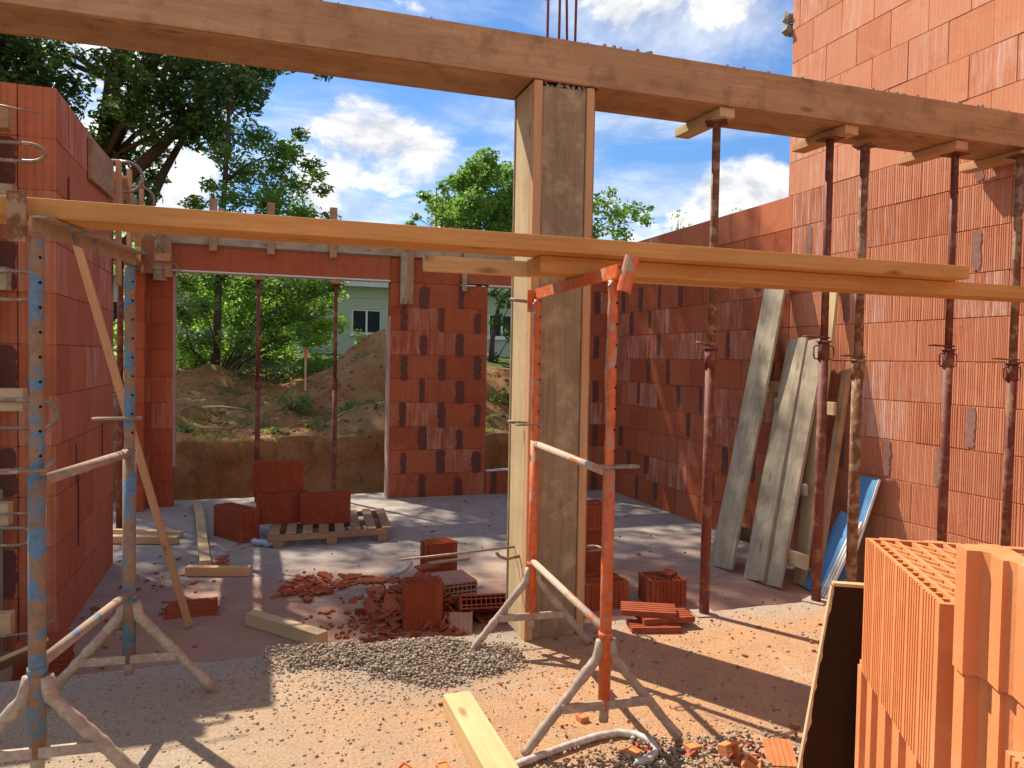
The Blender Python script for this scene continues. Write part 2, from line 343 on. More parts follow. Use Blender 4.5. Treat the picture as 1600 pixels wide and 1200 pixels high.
def lines(segs):
    o = []
    for a, b, st_ in segs:
        n = max(1, int(round((b-a)/st_)))
        o += [a+(b-a)*i/n for i in range(n)]
    return o+[segs[-1][1]]
grid_obj('ground', lines([(-300, -30, 45), (-30, -4, 1.3), (-4, 6.5, .08), (6.5, 30, 1.2), (30, 300, 45)]),
         lines([(-150, -10, 35), (-10, 10.6, 1.7), (10.6, 11.3, .022), (11.3, 17, .08), (17, 24, .35), (24, 60, 3), (60, 400, 60)]), terr, G_SOIL)
mb = MB(); mb.box((-2.35, 3.8, -.6), (5.05, 10.42, ZF)); obj('floor', mb, G_FLOOR)['kind'] = 'structure'
# upper slab with a slightly uneven front edge
xs = lines([(-5, -1.5, .3), (-1.5, 4.9, .05), (4.9, 8, .6)])
mb = MB(); n = len(xs)
edge = [3.885+.012*noise.noise(Vector((x*4, 0, 0)))+.012*noise.noise(Vector((x*15, 3, 0))) for x in xs]
vs = [(x, -8, 0) for x in xs]+[(x, e-.012, 0) for x, e in zip(xs, edge)]+[(x, e, -.012) for x, e in zip(xs, edge)]+[(x, e, -.62) for x, e in zip(xs, edge)]
mb.add(vs, [(r*n+i, r*n+i+1, (r+1)*n+i+1, (r+1)*n+i) for r in range(3) for i in range(n-1)])
obj('slab', mb, G_SLAB)['kind'] = 'structure'

# ------------------------------------------------------------------ masonry walls
def blocks(mb, ax, c0, c1, u0, u1, z0, z1, off=0., rnd=None, rib=None, eff=.25, L=.5, pj=.004):
    """running-bond blocks between planes c0 and c1 (ax = axis the wall runs along)"""
    rnd = rnd or random.Random(1); g = .0034
    k = int(round((z0-ZF)/CH)); z = z0
    joints = []
    while z < z1-.01:
        zt = min(z+CH, z1); uo = off+(k % 2)*L/2; u = u0
        first = math.floor((u0-uo)/L)*L+uo
        i = 0
        while first+i*L < u1-.01:
            a = max(u0, first+i*L); b = min(u1, first+(i+1)*L); i += 1
            if b-a < .02: continue
            if a > u0+.01: joints.append((a, z, zt))
            mb.tint = (rnd.random(), (rnd.random()**2)*1.3 if rnd.random() < eff*2 else 0, rnd.random())
            j0 = rnd.uniform(0, pj); j1 = rnd.uniform(0, pj)
            lo, hi = min(c0, c1), max(c0, c1)
            dz = rnd.uniform(-.001, .001)
            if ax == 'x': mb.box((a+g, lo-j0, z+g+dz), (b-g, hi+j1, zt-g+dz))
            else: mb.box((lo-j0, a+g, z+g+dz), (hi+j1, b-g, zt-g+dz))
            if rib:
                p = rib(a, b, z, rnd)
                if p:
                    pitch, dep = p; uu = a+g+.008; cnt = 0; lo2 = lo-j0
                    grp = rnd.choice((4, 5, 6))
                    while uu+pitch*.55 < b-g-.004:
                        mb.box((lo2-dep, uu, z+g+.001+dz), (lo2+.001, uu+pitch*.55, zt-g-.001+dz), skip=(4,))
                        uu += pitch; cnt += 1
                        if cnt % grp == 0: uu += pitch*.55
        z = zt; k += 1
    mb.tint = (0, 0, 0)
    a, b = min(c0, c1)+.005, max(c0, c1)-.005
    if ax == 'x': mb.box((u0+.006, a, z0), (u1-.006, b, z1-.006))
    else: mb.box((a, u0+.006, z0), (b, u1-.006, z1-.006))
    return joints
def patch(mb, ax, c, sgn, u, z0, z1, w, rnd, thick=.005):
    n = 12; L_, R_ = [], []
    for i in range(n+1):
        z = z0+(z1-z0)*i/n
        wl = w/2*(.75+.5*rnd.random())*(1 if 0 < i < n else .6); wr = w/2*(.75+.5*rnd.random())*(1 if 0 < i < n else .6)
        L_.append((u-wl, z)); R_.append((u+wr, z))
    vs = []
    def P(q, d): return (q[0], c+sgn*d, q[1]) if ax == 'x' else (c+sgn*d, q[0], q[1])
    for q, r in zip(L_, R_): vs += [P(q, 0), P(q, thick), P(r, thick), P(r, 0)]
    fs = []
    for i in range(n):
        a = i*4; b = a+4
        fs += [(a, a+1, b+1, b), (a+1, a+2, b+2, b+1), (a+2, a+3, b+3, b+2)]
    fs += [(0, 3, 2, 1), (n*4, n*4+1, n*4+2, n*4+3)]
    mb.add(vs, fs)
XW = 4.84; YW = 10.0
# right wall
rw = thing('brick_wall', 'long sunlit hollow brick wall on the right, stepping up to a taller part', 'wall', (XW, 4, ZF))
rnd = random.Random(11)
def ribf(a, b, z, r):
    if a > 6.1 or z > 2.9: return None
    if a > 5.5 and r.random() < .5: return None
    v = r.random()
    if v < .12: return (.019, .0045)
    return (.0165, .0030) if v < .75 else (.012, .0022)
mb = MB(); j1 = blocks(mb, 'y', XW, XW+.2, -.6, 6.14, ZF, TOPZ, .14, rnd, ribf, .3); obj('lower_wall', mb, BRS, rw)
mb = MB(); j1 += blocks(mb, 'y', XW, XW+.2, 6.142, YW+.2, ZF, TOPZ-CH, .14, rnd, None, .3); obj('far_wall', mb, BR, rw)  # darker brick tint: partly own colour, partly the shade of this stretch painted in
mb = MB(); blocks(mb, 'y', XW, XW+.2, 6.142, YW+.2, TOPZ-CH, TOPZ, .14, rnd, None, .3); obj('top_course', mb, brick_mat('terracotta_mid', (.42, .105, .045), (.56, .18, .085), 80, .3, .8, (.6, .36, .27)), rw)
mb = MB(); j2 = blocks(mb, 'y', XW, XW+.2, -.6, 6.21, TOPZ, TOPZ+13*CH, .19, rnd, None, .65, .37, .006)
obj('upper_wall', mb, BRS, rw)
mb = MB(); r2 = random.Random(4)
for (u, z0, z1) in j1:
    if u < 6 and r2.random() < .16 and u > 3: patch(mb, 'y', XW-.005, -1, u, z0+.02, z1-.01, .07, r2)
obj('mortar_patch', mb, MORG, rw)
mb = MB()
for (u, z0, z1) in j1:
    if u > 6 and r2.random() < .35: patch(mb, 'y', XW-.004, -1, u, z0+.01+r2.random()**3*.12, z1-.0, r2.uniform(.05, .12), r2, .003)
obj('mortar_patch', mb, MOR, rw)
mb = MB()
for (u, z0, z1) in j2:
    if r2.random() < .1: patch(mb, 'y', XW-.006, -1, u, z0+.03, z1-.0, .08, r2)
obj('mortar_patch', mb, MORG, rw)
mb = MB()
for i in range(9): 
    p = Vector((XW+.05+r2.uniform(-.06, .06), 6.24+r2.uniform(0, .07), 4.72+r2.uniform(-.08, .1)))
    mb.prism([(math.cos(a)*r2.uniform(.03, .06), math.sin(a)*r2.uniform(.03, .06)) for a in (0, 1.1, 2.3, 3.4, 4.6, 5.5)], -.03, .04, Matrix.Translation(p) @ Matrix.Rotation(r2.random()*3, 4, 'X'))
obj('mortar_lump', mb, CONC, rw)
# left wall (end block of the garage wall): near face and long return
lw = thing('brick_wall', 'shaded red brick wall corner at the left with smooth face and tall end', 'wall', (-1.17, 5.4, ZF))
rnd = random.Random(21)
mb = MB(); blocks(mb, 'y', -1.37, -1.17, 5.4, 7.42, ZF, TOPZ, .02, rnd, None, .35, pj=.003); obj('return_wall', mb, BRL, lw)
mb = MB(); jf = blocks(mb, 'x', 5.402, 5.6, -5.2, -1.374, ZF, TOPZ, -.18, rnd, None, .1, pj=.003); obj('end_wall', mb, BRL, lw)
mb = MB(); r2 = random.Random(8)
for (u, z0, z1) in jf:
    if u > -2.6: patch(mb, 'x', 5.399, -1, u, z0+.01, z1-.01, .1, r2)
patch(mb, 'x', 5.399, -1, -1.62, 2.1, 2.44, .22, r2)
for u, a, b in ((6.02, .1, .7), (5.95, .56, .83), (5.72, 2.45, 2.6), (6.9, .6, .9)): patch(mb, 'y', -1.167, 1, u, a, b, .03, r2, .004)
obj('mortar_patch', mb, MOR, lw)
mb = MB(); mb.box((-2.2, 5.37, 2.62), (-1.47, 5.41, 3.08)); mb.box((-2.2, 5.372, ZF), (-1.45, 5.395, .62))
obj('concrete_strip', mb, CONC, lw, bevel=.01)
# back wall
bw = thing('brick_wall', 'back wall of dark red bricks with wide opening, pier and small window gap', 'wall', (1.6, YW, ZF))
rnd = random.Random(31); LZ = ZF+9*CH
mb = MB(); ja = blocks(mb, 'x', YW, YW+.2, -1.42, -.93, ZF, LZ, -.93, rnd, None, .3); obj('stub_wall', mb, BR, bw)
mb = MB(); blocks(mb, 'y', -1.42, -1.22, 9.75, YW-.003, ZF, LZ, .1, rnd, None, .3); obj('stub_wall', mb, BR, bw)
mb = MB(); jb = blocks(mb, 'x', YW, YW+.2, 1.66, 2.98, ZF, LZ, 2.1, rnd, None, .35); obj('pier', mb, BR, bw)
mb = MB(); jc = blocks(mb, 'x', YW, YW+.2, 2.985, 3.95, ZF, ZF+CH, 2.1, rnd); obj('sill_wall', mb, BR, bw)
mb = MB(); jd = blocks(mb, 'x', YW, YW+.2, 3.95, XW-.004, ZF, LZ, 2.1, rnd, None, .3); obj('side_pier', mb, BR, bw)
mb = MB(); blocks(mb, 'x', YW, YW+.2, 1.66, XW-.004, LZ+CH, TOPZ-.02, 2.1, rnd); mb.tint = (.5, 0, 0)
blocks(mb, 'x', YW, YW+.2, 1.66, 2.6, LZ, LZ+CH, 2.1, rnd); blocks(mb, 'x', YW, YW+.2, 4.1, XW-.004, LZ, LZ+CH, 2.1, rnd)
obj('upper_course', mb, BR, bw)
mb = MB()
for (x0, x1) in ((-1.1, 1.657), (2.603, 4.097)):
    mb.tint = (.6, .15, .3); mb.box((x0, YW-.002, LZ+.022), (x1, YW+.2, LZ+CH))
obj('lintel', mb, BR, bw, bevel=.004)
mb = MB()
for (x0, x1) in ((-1.0, 1.657), (2.99, 4.05)): mb.box((x0, YW-.012, LZ), (x1, YW+.2, LZ+.02))
obj('lintel_strip', mb, SILV, bw)
mb = MB(); r2 = random.Random(6)
for (u, z0, z1) in jb: patch(mb, 'x', YW-.004, -1, u+r2.uniform(-.015, .015), z0-r2.uniform(0, .03), z1-r2.random()**3*.08, r2.uniform(.07, .13), r2, .004)
for (u, z0, z1) in jd+jc: patch(mb, 'x', YW-.004, -1, u, z0+.0, z1, .09, r2, .004)
obj('mortar_patch', mb, MOR, bw)
mb = MB(); mb.box((1.64, YW-.003, ZF), (1.665, YW+.2, 2.0)); mb.box((-.935, YW-.003, .1), (-.915, YW+.2, 2.4)); obj('jamb_render', mb, plain('jamb', (.42, .27, .22), .9), bw)
mb = MB(); mb.box((2.99, YW-.01, ZF+CH), (3.95, YW+.1, ZF+CH+.008)); mb.box((3.12, YW-.03, ZF+CH+.008), (3.5, YW+.03, ZF+CH+.03)); obj('sill_board', mb, SILV, bw)
def timber(name, a, b, w, h, mat, label=None, cat=None, group=None, parent=None, up=(0, 0, 1), bev=.004, warp=0., seed=0):
    M, L = frame(a, b, up); mb = MB()
    if warp:
        n = 12; vs = []
        for i in range(n+1):
            x = -L/2+L*i/n; o = warp*math.sin(3.1*i/n+seed)+warp*.4*math.sin(7*i/n+seed*2)
            for (yy, zz) in ((-w/2, -h/2), (w/2, -h/2), (w/2, h/2), (-w/2, h/2)): vs.append((x, yy+o, zz+o*.3))
        fs = [tuple(reversed(range(4))), tuple(n*4+k for k in range(4))]+[(i*4+k, i*4+(k+1) % 4, (i+1)*4+(k+1) % 4, (i+1)*4+k) for i in range(n) for k in range(4)]
        mb.add(vs, [q[::-1] for q in fs])
    else: mb.box((-L/2, -w/2, -h/2), (L/2, w/2, h/2))
    o = obj(name, mb, mat, parent, bevel=bev, M=M)
    return tag(o, label, cat, group) if label else o
def loop_rod(mb, c, d, L, w, r=.006, up=(0, 0, 1)):
    """a U-shaped bent rod starting at c, going in direction d for L, loop width w"""
    d = Vector(d).normalized(); s = Vector(up).cross(d).normalized(); c = Vector(c); pts = [c-s*w/2]
    for i in range(9):
        a = -math.pi/2+math.pi*i/8; pts.append(c+d*(L-w/2+math.cos(a)*w/2)+s*math.sin(a)*w/2)
    pts.append(c+s*w/2); mb.tube(pts, r, 8)
# ring beam form above the opening
fw = thing('formwork', 'plank formwork on top of the opening lintel with short upright battens', 'formwork', (.4, YW-.05, LZ+CH))
timber('side_board', (-1.2, YW-.025, 2.90), (2.6, YW-.025, 2.90), .028, .25, W_GREY, parent=fw)
timber('side_board', (2.62, YW-.025, 2.88), (4.8, YW-.025, 2.88), .028, .22, W_GREY, parent=fw)
mb = MB(); mb.box((-1.1, YW-.01, LZ+CH), (1.655, YW+.2, TOPZ-.05)); obj('concrete_fill', mb, CONC, fw)
for x in (-.49, .17, .92, 1.9): timber('batten', (x, YW-.07, 2.70 if x < 1.5 else 2.16), (x, YW-.07, 3.33 if x < 1.5 else 3.08), .09, .035, W_FORM, parent=fw, up=(0, 1, 0))
timber('batten', (-.42, YW-.06, 2.9), (-.40, YW-.06, 3.22), .07, .03, W_GREY, parent=fw, up=(0, 1, 0))
timber('cleat', (1.84, YW-.07, 2.16), (1.84, YW-.07, 2.82), .13, .03, W_GREY, parent=fw, up=(0, 1, 0))
timber('cleat', (2.63, YW-.07, 2.36), (2.63, YW-.07, 2.66), .06, .03, W_GREY, parent=fw, up=(0, 1, 0))
timber('cleat', (-1.07, YW-.07, 2.32), (-1.07, YW-.07, 2.85), .15, .03, W_GREY, parent=fw, up=(0, 1, 0))
timber('cleat', (-.98, YW-.1, 2.36), (-1.0, YW-.1, 2.85), .10, .03, W_FORM, parent=fw, up=(0, 1, 0))
timber('cleat', (-1.35, YW-.15, 2.60), (-.95, YW-.15, 2.58), .05, .09, W_STICK, parent=fw)
mb = MB(); loop_rod(mb, (-1.25, YW-.2, 2.42), (1, -.2, .05), .25, .12, .009); mb.tube([(-1.1, YW-.12, 2.75), (-.75, YW-.12, 2.32)], .008)
obj('clamp', mb, M_PIN, fw)
for q in ([(2.27, YW+.1, 2.7), (2.27, YW+.1, 3.72)], [(2.36, YW+.1, 2.7), (2.36, YW+.1, 3.72)], [(1.75, YW+.08, 3.1), (1.9, YW+.08, 3.17), (1.95, YW+.08, 3.27), (2.0, YW+.08, 3.22), (1.97, YW+.08, 3.0)], [(1.05, YW+.08, 3.05), (1.15, YW+.05, 3.2)], [(2.3, YW+.1, 3.0), (3.3, YW+.1, 3.1)]):
    mb = MB(); mb.tube(q, .006, 6); obj('rebar', mb, M_REBAR, fw)
# header form over the left opening
hf = thing('formwork', 'board and batten formwork with ring clamps over the left side opening', 'formwork', (-1.15, 7.4, 2.7))
timber('side_board', (-1.15, 6.32, 2.87), (-1.15, 7.22, 2.90), .03, .30, W_FORM, parent=hf)
timber('side_board', (-1.17, 7.5, 2.84), (-1.17, 9.85, 2.84), .03, .4, W_GREY, parent=hf)
timber('bottom_board', (-1.27, 7.43, 2.43), (-1.27, 9.95, 2.43), .24, .03, W_FORM, parent=hf)
for y, zt, zb in ((7.36, 3.10, 2.04), (7.95, 3.16, 2.4), (8.75, 3.22, 2.4)): timber('batten', (-1.12, y, zb), (-1.12, y, zt), .10, .035, W_STICK, parent=hf, up=(1, 0, 0))
timber('brace', (-1.1, 7.5, 3.0), (-1.08, 8.2, 2.5), .05, .03, W_STICK, parent=hf)
for y, z in ((7.5, 3.0), (8.3, 2.95), (8.75, 2.75)):
    mb = MB(); mb.tube([(-1.2, y, z+.13), (-1.08, y, z+.13)]+[(-1.08+math.cos(a)*.13, y, z+math.sin(a)*.13) for a in [math.pi/2-math.pi*i/10 for i in range(11)]]+[(-1.2, y, z-.13)], .014, 8); obj('clamp', mb, M_PIN, hf, True)

# ------------------------------------------------------------------ beam and column formwork
bm = thing('beam_formwork', 'long weathered timber formwork beam spanning the site overhead', 'formwork', (1.5, 3.73, 2.9))
timber('side_board', (-3.2, 3.725, 3.0), (XW-.005, 3.725, 3.0), .028, .215, W_FORM, parent=bm)
timber('side_board', (-3.2, 4.065, 3.0), (XW-.005, 4.065, 3.0), .027, .215, W_FORM, parent=bm)
timber('bottom_board', (-3.2, 3.895, 2.905), (1.335, 3.895, 2.905), .31, .028, W_FORM, parent=bm)
timber('bottom_board', (1.70, 3.895, 2.905), (XW-.005, 3.895, 2.905), .31, .028, W_FORM, parent=bm)
mb = MB(); mb.box((-3.2, 3.74, 2.921), (XW-.006, 4.05, 3.085)); rr = random.Random(2)
for i in range(150):
    x = rr.uniform(-1, XW-.1); y = rr.choice((3.725, 3.74, 3.75, 4.05)); s_ = rr.uniform(.005, .013)
    mb.prism([(math.cos(a)*s_*rr.uniform(.7, 1.3), math.sin(a)*s_*rr.uniform(.7, 1.3)) for a in (0, 1.2, 2.5, 3.8, 5)], 0, s_*1.2, Matrix.Translation((x, y, 3.084 if y > 3.73 else 3.106)))
obj('concrete_fill', mb, CONC, bm)
cf = thing('column_formwork', 'square timber-shuttered column standing mid-site under the long beam', 'formwork', (1.5, 3.9, 0))
timber('front_panel', (1.505, 3.742, 0.0), (1.505, 3.742, 2.868), .245, .02, W_COLP, parent=cf, up=(0, 1, 0))
timber('left_panel', (1.347, 3.885, 0.0), (1.347, 3.885, 2.885), .02, .23, W_PALE, parent=cf, up=(0, 1, 0))
timber('right_panel', (1.688, 3.90, 0.0), (1.688, 3.90, 2.885), .02, .27, W_COLP, parent=cf, up=(0, 1, 0))
timber('back_panel', (1.51, 4.04, 0.0), (1.51, 4.04, 2.885), .34, .02, W_COLP, parent=cf, up=(0, 1, 0))
timber('corner_batten', (1.357, 3.737, 0.0), (1.357, 3.737, 2.885), .045, .055, W_STICK, parent=cf, up=(0, 1, 0))
timber('corner_batten', (1.652, 3.744, 0.01), (1.652, 3.744, 2.885), .042, .045, W_STICK, parent=cf, up=(0, 1, 0))
mb = MB(); mb.box((1.36, 3.77, .0), (1.675, 4.025, 2.86)); rr = random.Random(3)
for i in range(26):
    s_ = rr.uniform(.006, .014); mb.prism([(math.cos(a)*s_*rr.uniform(.7, 1.5), math.sin(a)*s_) for a in (0, 1.2, 2.5, 3.8, 5)], 0, s_*1.1, Matrix.Translation((rr.uniform(1.4, 1.64), 3.745, 2.872+rr.uniform(-.01, .015))) @ Matrix.Rotation(rr.random()*3, 4, 'Y'))
obj('concrete_core', mb, CONC, cf)
for x, y, dx in ((1.455, 3.86, 0), (1.52, 3.86, .003), (1.59, 3.9, -.03), (1.60, 3.83, .006)):
    mb = MB(); mb.tube([(x, y, 2.95), (x+dx, y, 3.95)], .007, 7); obj('rebar', mb, M_REBAR, cf, True)
mb = MB(); mb.tube([(1.44, 3.86, 3.36), (1.475, 3.86, 3.4)], .003, 5); obj('tie_wire', mb, M_REBAR, cf)
def clampset(z, rod=False):
    mb = MB(); loop_rod(mb, (1.70, 3.86, z), (1, .1, .03), .13, .085, .008); obj('clamp_ring', mb, M_PIN, cf, True)
    mb = MB(); mb.tube([(1.34, 3.82, z), (1.26, 3.80, z-.005), (1.22, 3.80, z+.01), (1.20, 3.80, z+.035)], .009, 8)
    if rod: mb.tube([(1.34, 3.9, z+.03), (.72, 3.9, z-.0)], .006, 8)
    obj('clamp_rod', mb, M_PIN, cf, True)
clampset(.42, True); 
for z in (1.14, 1.76):
    mb = MB(); mb.tube([(1.345, 3.7, z-.01), (1.30, 3.7, z), (1.22, 3.7, z+.005)], .009, 8); mb.tube([(1.345, 3.715, z), (1.38, 3.71, z-.2), (1.375, 3.71, z-.5)], .004, 6) if z > 1.5 else None
    obj('clamp_rod', mb, M_PIN, cf, True)
# timbers resting across the trestles
timber('long_board', (-3.2, 2.90, 1.915), (3.23, 2.90, 1.915), .20, .062, W_MID, 'longest orange board laid level across both trestles, lying on top', 'board', 'boards across the trestles')
timber('long_board', (1.085, 2.99, 1.850), (5.6-1.0, 2.99, 1.850), .17, .066, W_MID, 'orange board under the long one, from above the orange trestle to the right edge', 'board', 'boards across the trestles')
timber('yellow_batten', (.66, 3.15, 1.853), (2.2, 3.15, 1.853), .06, .062, W_YEL, 'short yellow batten poking out left below the long board at the column', 'batten')

# ------------------------------------------------------------------ steel props
def prop(x, y, zb, zt, mi, mo, label, group, hz=None, rot=0., ri=.023, ro=.029, base=True, lean=(0, 0)):
    t = thing('steel_prop', label, 'prop', (x, y, zb), group); zc = hz if hz else zb+(zt-zb)*.55
    P = lambda z, dx=0, dy=0: (x+dx+lean[0]*(z-zb), y+dy+lean[1]*(z-zb), z)
    mb = MB(); mb.tube([P(zb+.006), P(zc)], ro, 14); obj('outer_tube', mb, mo, t, True)
    mb = MB(); mb.tube([P(zc-.02), P(zt-.006)], ri, 14); mb.mi = 1; z = zc+.1; ca, sa = math.cos(rot), math.sin(rot)
    while z < zt-.08:
        c = Vector(P(z)); d = Vector((.45, -.9, 0)).normalized(); mb.tube([c-d*(ri+.0008), c+d*(ri+.0008)], .0055, 8); z += .115
    obj('inner_tube', mb, [mi, HOLE], t, True)
    mb = MB(); mb.tube([P(zc-.11), P(zc-.0)], ro+.006, 14); mb.tube([P(zc-.0), P(zc+.012)], ro+.014, 14); obj('collar', mb, mo, t, True)
    for sg in (-1, 1):
        mb = MB(); o_ = Vector((ca*sg, sa*sg, 0)); c = Vector(P(zc))
        mb.tube([c+o_*.03+Vector((0, 0, -.02)), c+o_*.066+Vector((0, 0, -.02)), c+o_*.073+Vector((0, 0, -.03)), c+o_*.073+Vector((0, 0, -.085)), c+o_*.064+Vector((0, 0, -.1)), c+o_*.03+Vector((0, 0, -.1))], .005, 7)
        obj('handle', mb, mo, t, True)
    mb = MB(); d = Vector((math.cos(rot+2.6), math.sin(rot+2.6), .06)); loop_rod(mb, Vector(P(zc+.03))-d*.03, d, .15, .05, .0055); obj('pin', mb, mi, t, True)
    mb = MB()
    c = Vector(P(zt)); mb.box((-.06, -.06, -.006), (.06, .06, 0), Matrix.Translation(c) @ Matrix.Rotation(rot, 4, 'Z')); obj('head_plate', mb, mo, t)
    if base:
        mb = MB(); c = Vector(P(zb)); mb.box((-.065, -.065, 0), (.065, .065, .006), Matrix.Translation(c+Vector((0, 0, .002))) @ Matrix.Rotation(rot+.5, 4, 'Z')); obj('base_plate', mb, M_MUD, t)
    return t
GP = 'steel props under the long beam'
prop(2.49, 3.84, 0, 2.835, M_RUST, M_RED, 'brown steel prop under the beam nearest the column, rusty below its pin', GP, 1.54, .9)
prop(3.30, 3.86, 0, 2.835, M_RED, M_RED, 'dark red steel prop standing before the leaning planks, two handles at collar', GP, 1.60, 0)
prop(3.60, 3.90, 0, 2.835, M_RUST, M_RUST, 'rust-brown steel prop standing before the blue boards', GP, 1.49, .5, .027, .034)
prop(4.27, 3.84, 0, 2.835, M_RED, M_RED, 'dark red steel prop before the sunlit ribbed wall, between rusty ones', GP, 1.57, 0)
prop(4.66, 3.70, 0, 2.83, M_RUST, M_RED, 'steel prop at the right edge of the picture, red lower tube scraped pale', GP, 1.49, 0)
GT = 'head timbers across the beam underside'
for x, l in ((2.47, 'short head timber on the prop nearest the column, end lit by sun'), (3.33, 'short head timber carried by two neighbouring props'), (4.19, 'short head timber left of the picture-edge one, on a dark red prop'), (4.74, 'short head timber at the right edge of the picture under the beam')):
    timber('head_timber', (x+.02, 3.735, 2.862), (x, 4.19, 2.862), .10, .053, W_PALE if x < 3 else W_STICK, l, 'timber', GT)
for i, (x, y, l) in enumerate(((.03, YW+.06, 'red steel prop in the wide opening, left of the two'), (.97, YW+.06, 'red steel prop in the wide opening, right of the two, above the pallet'))):
    prop(x, y, ZF, LZ-.06 if i < 2 else LZ-.01, M_RED, M_RED, l, 'steel props under the lintel', 1.15, .3*i, .024, .031)
    if i < 2: timber('head_block', (x-.06, y-.02, LZ-.031), (x+.06, y-.02, LZ-.031), .11, .056, W_FORM, 'small wood block on top of the %s prop in the wide opening' % ('left' if i == 0 else 'right'), 'wood block', 'blocks on the opening props')
prop(-1.33, 8.85, ZF, 2.41, M_RED, M_RED, 'dark red steel prop in the narrow side opening behind the blue trestle', 'steel props under the lintel', 1.15, .3, .03, .038)
prop(-1.30, 9.35, ZF, 2.41, M_RED, M_RUST, 'rusty steel prop deeper in the narrow side opening', 'steel props under the lintel', 1.1, .7)

# ------------------------------------------------------------------ trestles
def trestle(near, far, mo, mi, ml, mc, ro, zt, label, cwid=.31, flip=1):
    t = thing('trestle', label, 'trestle', (near[0], near[1], 0), 'steel builders trestles')
    N, Fv = Vector((*near, 0)), Vector((*far, 0)); ax = (Fv-N).normalized(); sx = Vector((1, -.06, 0)).normalized()
    for k, P in enumerate((N, Fv)):
        zb = .13
        mb = MB(); mb.tube([P+Vector((0, 0, zb+.03)), P+Vector((0, 0, 1.06))], ro, 16); mb.tube([P+Vector((0, 0, .43)), P+Vector((0, 0, .45))], ro+.004, 16); obj('post', mb, mo, t, True)
        mb = MB(); pts = [P+Vector((0, 0, 1.0+.02*i)) for i in range(int((zt-1.0)/.02))]
        rs = [ro*.82*(1+.07*math.sin(i*1.05)) for i in range(len(pts))]; mb.tube(pts, rs, 14)
        me_ = MB(); me_.tube([P+Vector((0, 0, zb-.02)), P+Vector((0, 0, zb+.06))], ro*.8, 14); obj('tube_end', me_, ml, t, True)
        mb.mi = 1
        for i in range(9):
            z = 1.13+i*.078; d = Vector((.62, -.8, 0)).normalized(); q = P+Vector((0, 0, z))
            if z < zt-.03: mb.tube([q+d*ro*.6, q+d*(ro*.89)], .0048, 8)
        obj('inner_tube', mb, [mi, HOLE], t, True)
        for sg in (-1, 1):
            ft = P+sx*sg*cwid+Vector((0, 0, .018)); tp = P+sx*sg*(ro*.9)+Vector((0, 0, .42)); md = P+sx*sg*(ro*1.5)+Vector((0, 0, .35))
            rj = random.Random(k*7+sg+int(ro*1000)); mb = MB(); pts = [tp, P+sx*sg*(ro*1.1)+Vector((0, 0, .385)), md]
            for i in range(1, 23): pts.append(md.lerp(ft, i/22)+Vector((rj.uniform(-1, 1), rj.uniform(-1, 1), 0))*.0012)
            rj = random.Random(k*7+sg+int(ro*1000)); rs = [ro*.76*(1+rj.uniform(-.06, .16)+.12*max(0, math.sin(ii*.55+k+sg))) for ii in range(len(pts))]
            mb.tube(pts, rs, 12); obj('leg', mb, ml, t, True)
        mb = MB(); mb.bar(P+sx*(-cwid*.56)+Vector((0, -ro*.7, .18)), P+sx*(cwid*.56)+Vector((0, -ro*.7, .18)), .012, .034); obj('leg_brace', mb, ml, t)
    for z in (.455, 1.045):
        mb = MB(); mb.tube([N+ax*ro*.8+Vector((0, 0, z)), Fv-ax*ro*.8+Vector((0, 0, z))], ro*.72, 14); obj('cross_tube', mb, mc, t, True)
    mb = MB(); a, b = N+Vector((0, 0, zt)), Fv+Vector((0, 0, zt)); a2 = a-ax*.04; b2 = b+ax*.06
    mb.bar(a2, b2, .006, .048); mb.bar(a2+Vector((.025, 0, .023)), b2+Vector((.025, 0, .023)), .05, .006)
    obj('top_bar', mb, mc if mo is M_BLUE else mi, t)
    return t, N, Fv, ax, sx
t, N, Fv, ax, sx = trestle((1.25, 2.58), (1.325, 3.585), M_ORG, M_ORG, M_MUD, M_ORGM, .0225, 1.79, 'bright orange steel trestle standing in front of the timber column')
mb = MB(); c = N+Vector((.03, -.05, 1.77)); M = Matrix.Translation(c) @ Matrix.Rotation(R(14), 4, 'Y')
arc = [(math.cos(a)*.028, math.sin(a)*.028) for a in [math.pi+math.pi*i/8 for i in range(9)]]; arc += [(x*.86, y*.86) for x, y in arc[::-1]]
mb.prism(arc, -.06, .075, M); obj('end_stop', mb, M_ORG, t)
mb = MB(); c = Fv+Vector((-.01, .035, 1.76)); mb.box((-.03, -.003, -.06), (.03, .003, .05), Matrix.Translation(c)); obj('end_stop', mb, M_ORG, t)
mb = MB(); q = N+Vector((0, 0, 1.07)); loop_rod(mb, q+Vector((-.03, 0, 0)), (1, -.1, 0), .145, .04, .0055); obj('pin', mb, M_PIN, t, True)
mb = MB(); q = Fv+Vector((0, 0, 1.14)); loop_rod(mb, q+Vector((.03, 0, 0)), (-1, 0, 0), .13, .03, .0055); obj('pin', mb, M_PIN, t, True)
for P in (N, Fv):
    mb = MB(); q = P+Vector((-.028, -.03, 1.66)); mb.tube([q, q+Vector((.004, 0, .05)), q+Vector((-.006, -.004, .075)), q+Vector((.008, 0, .09))], .004, 6); mb.tube([q, q+Vector((-.01, 0, -.25)), q+Vector((.0, 0, -.45))], .0025, 5); obj('chain_hook', mb, M_PIN, t)
t, N, Fv, ax, sx = trestle((-.655, 2.78), (-.495, 3.53), M_BLUE, M_BLUE, M_MUD, M_BLUEL, .026, 1.855, 'blue peeling steel trestle at the left, caked with mortar and rust', .33)
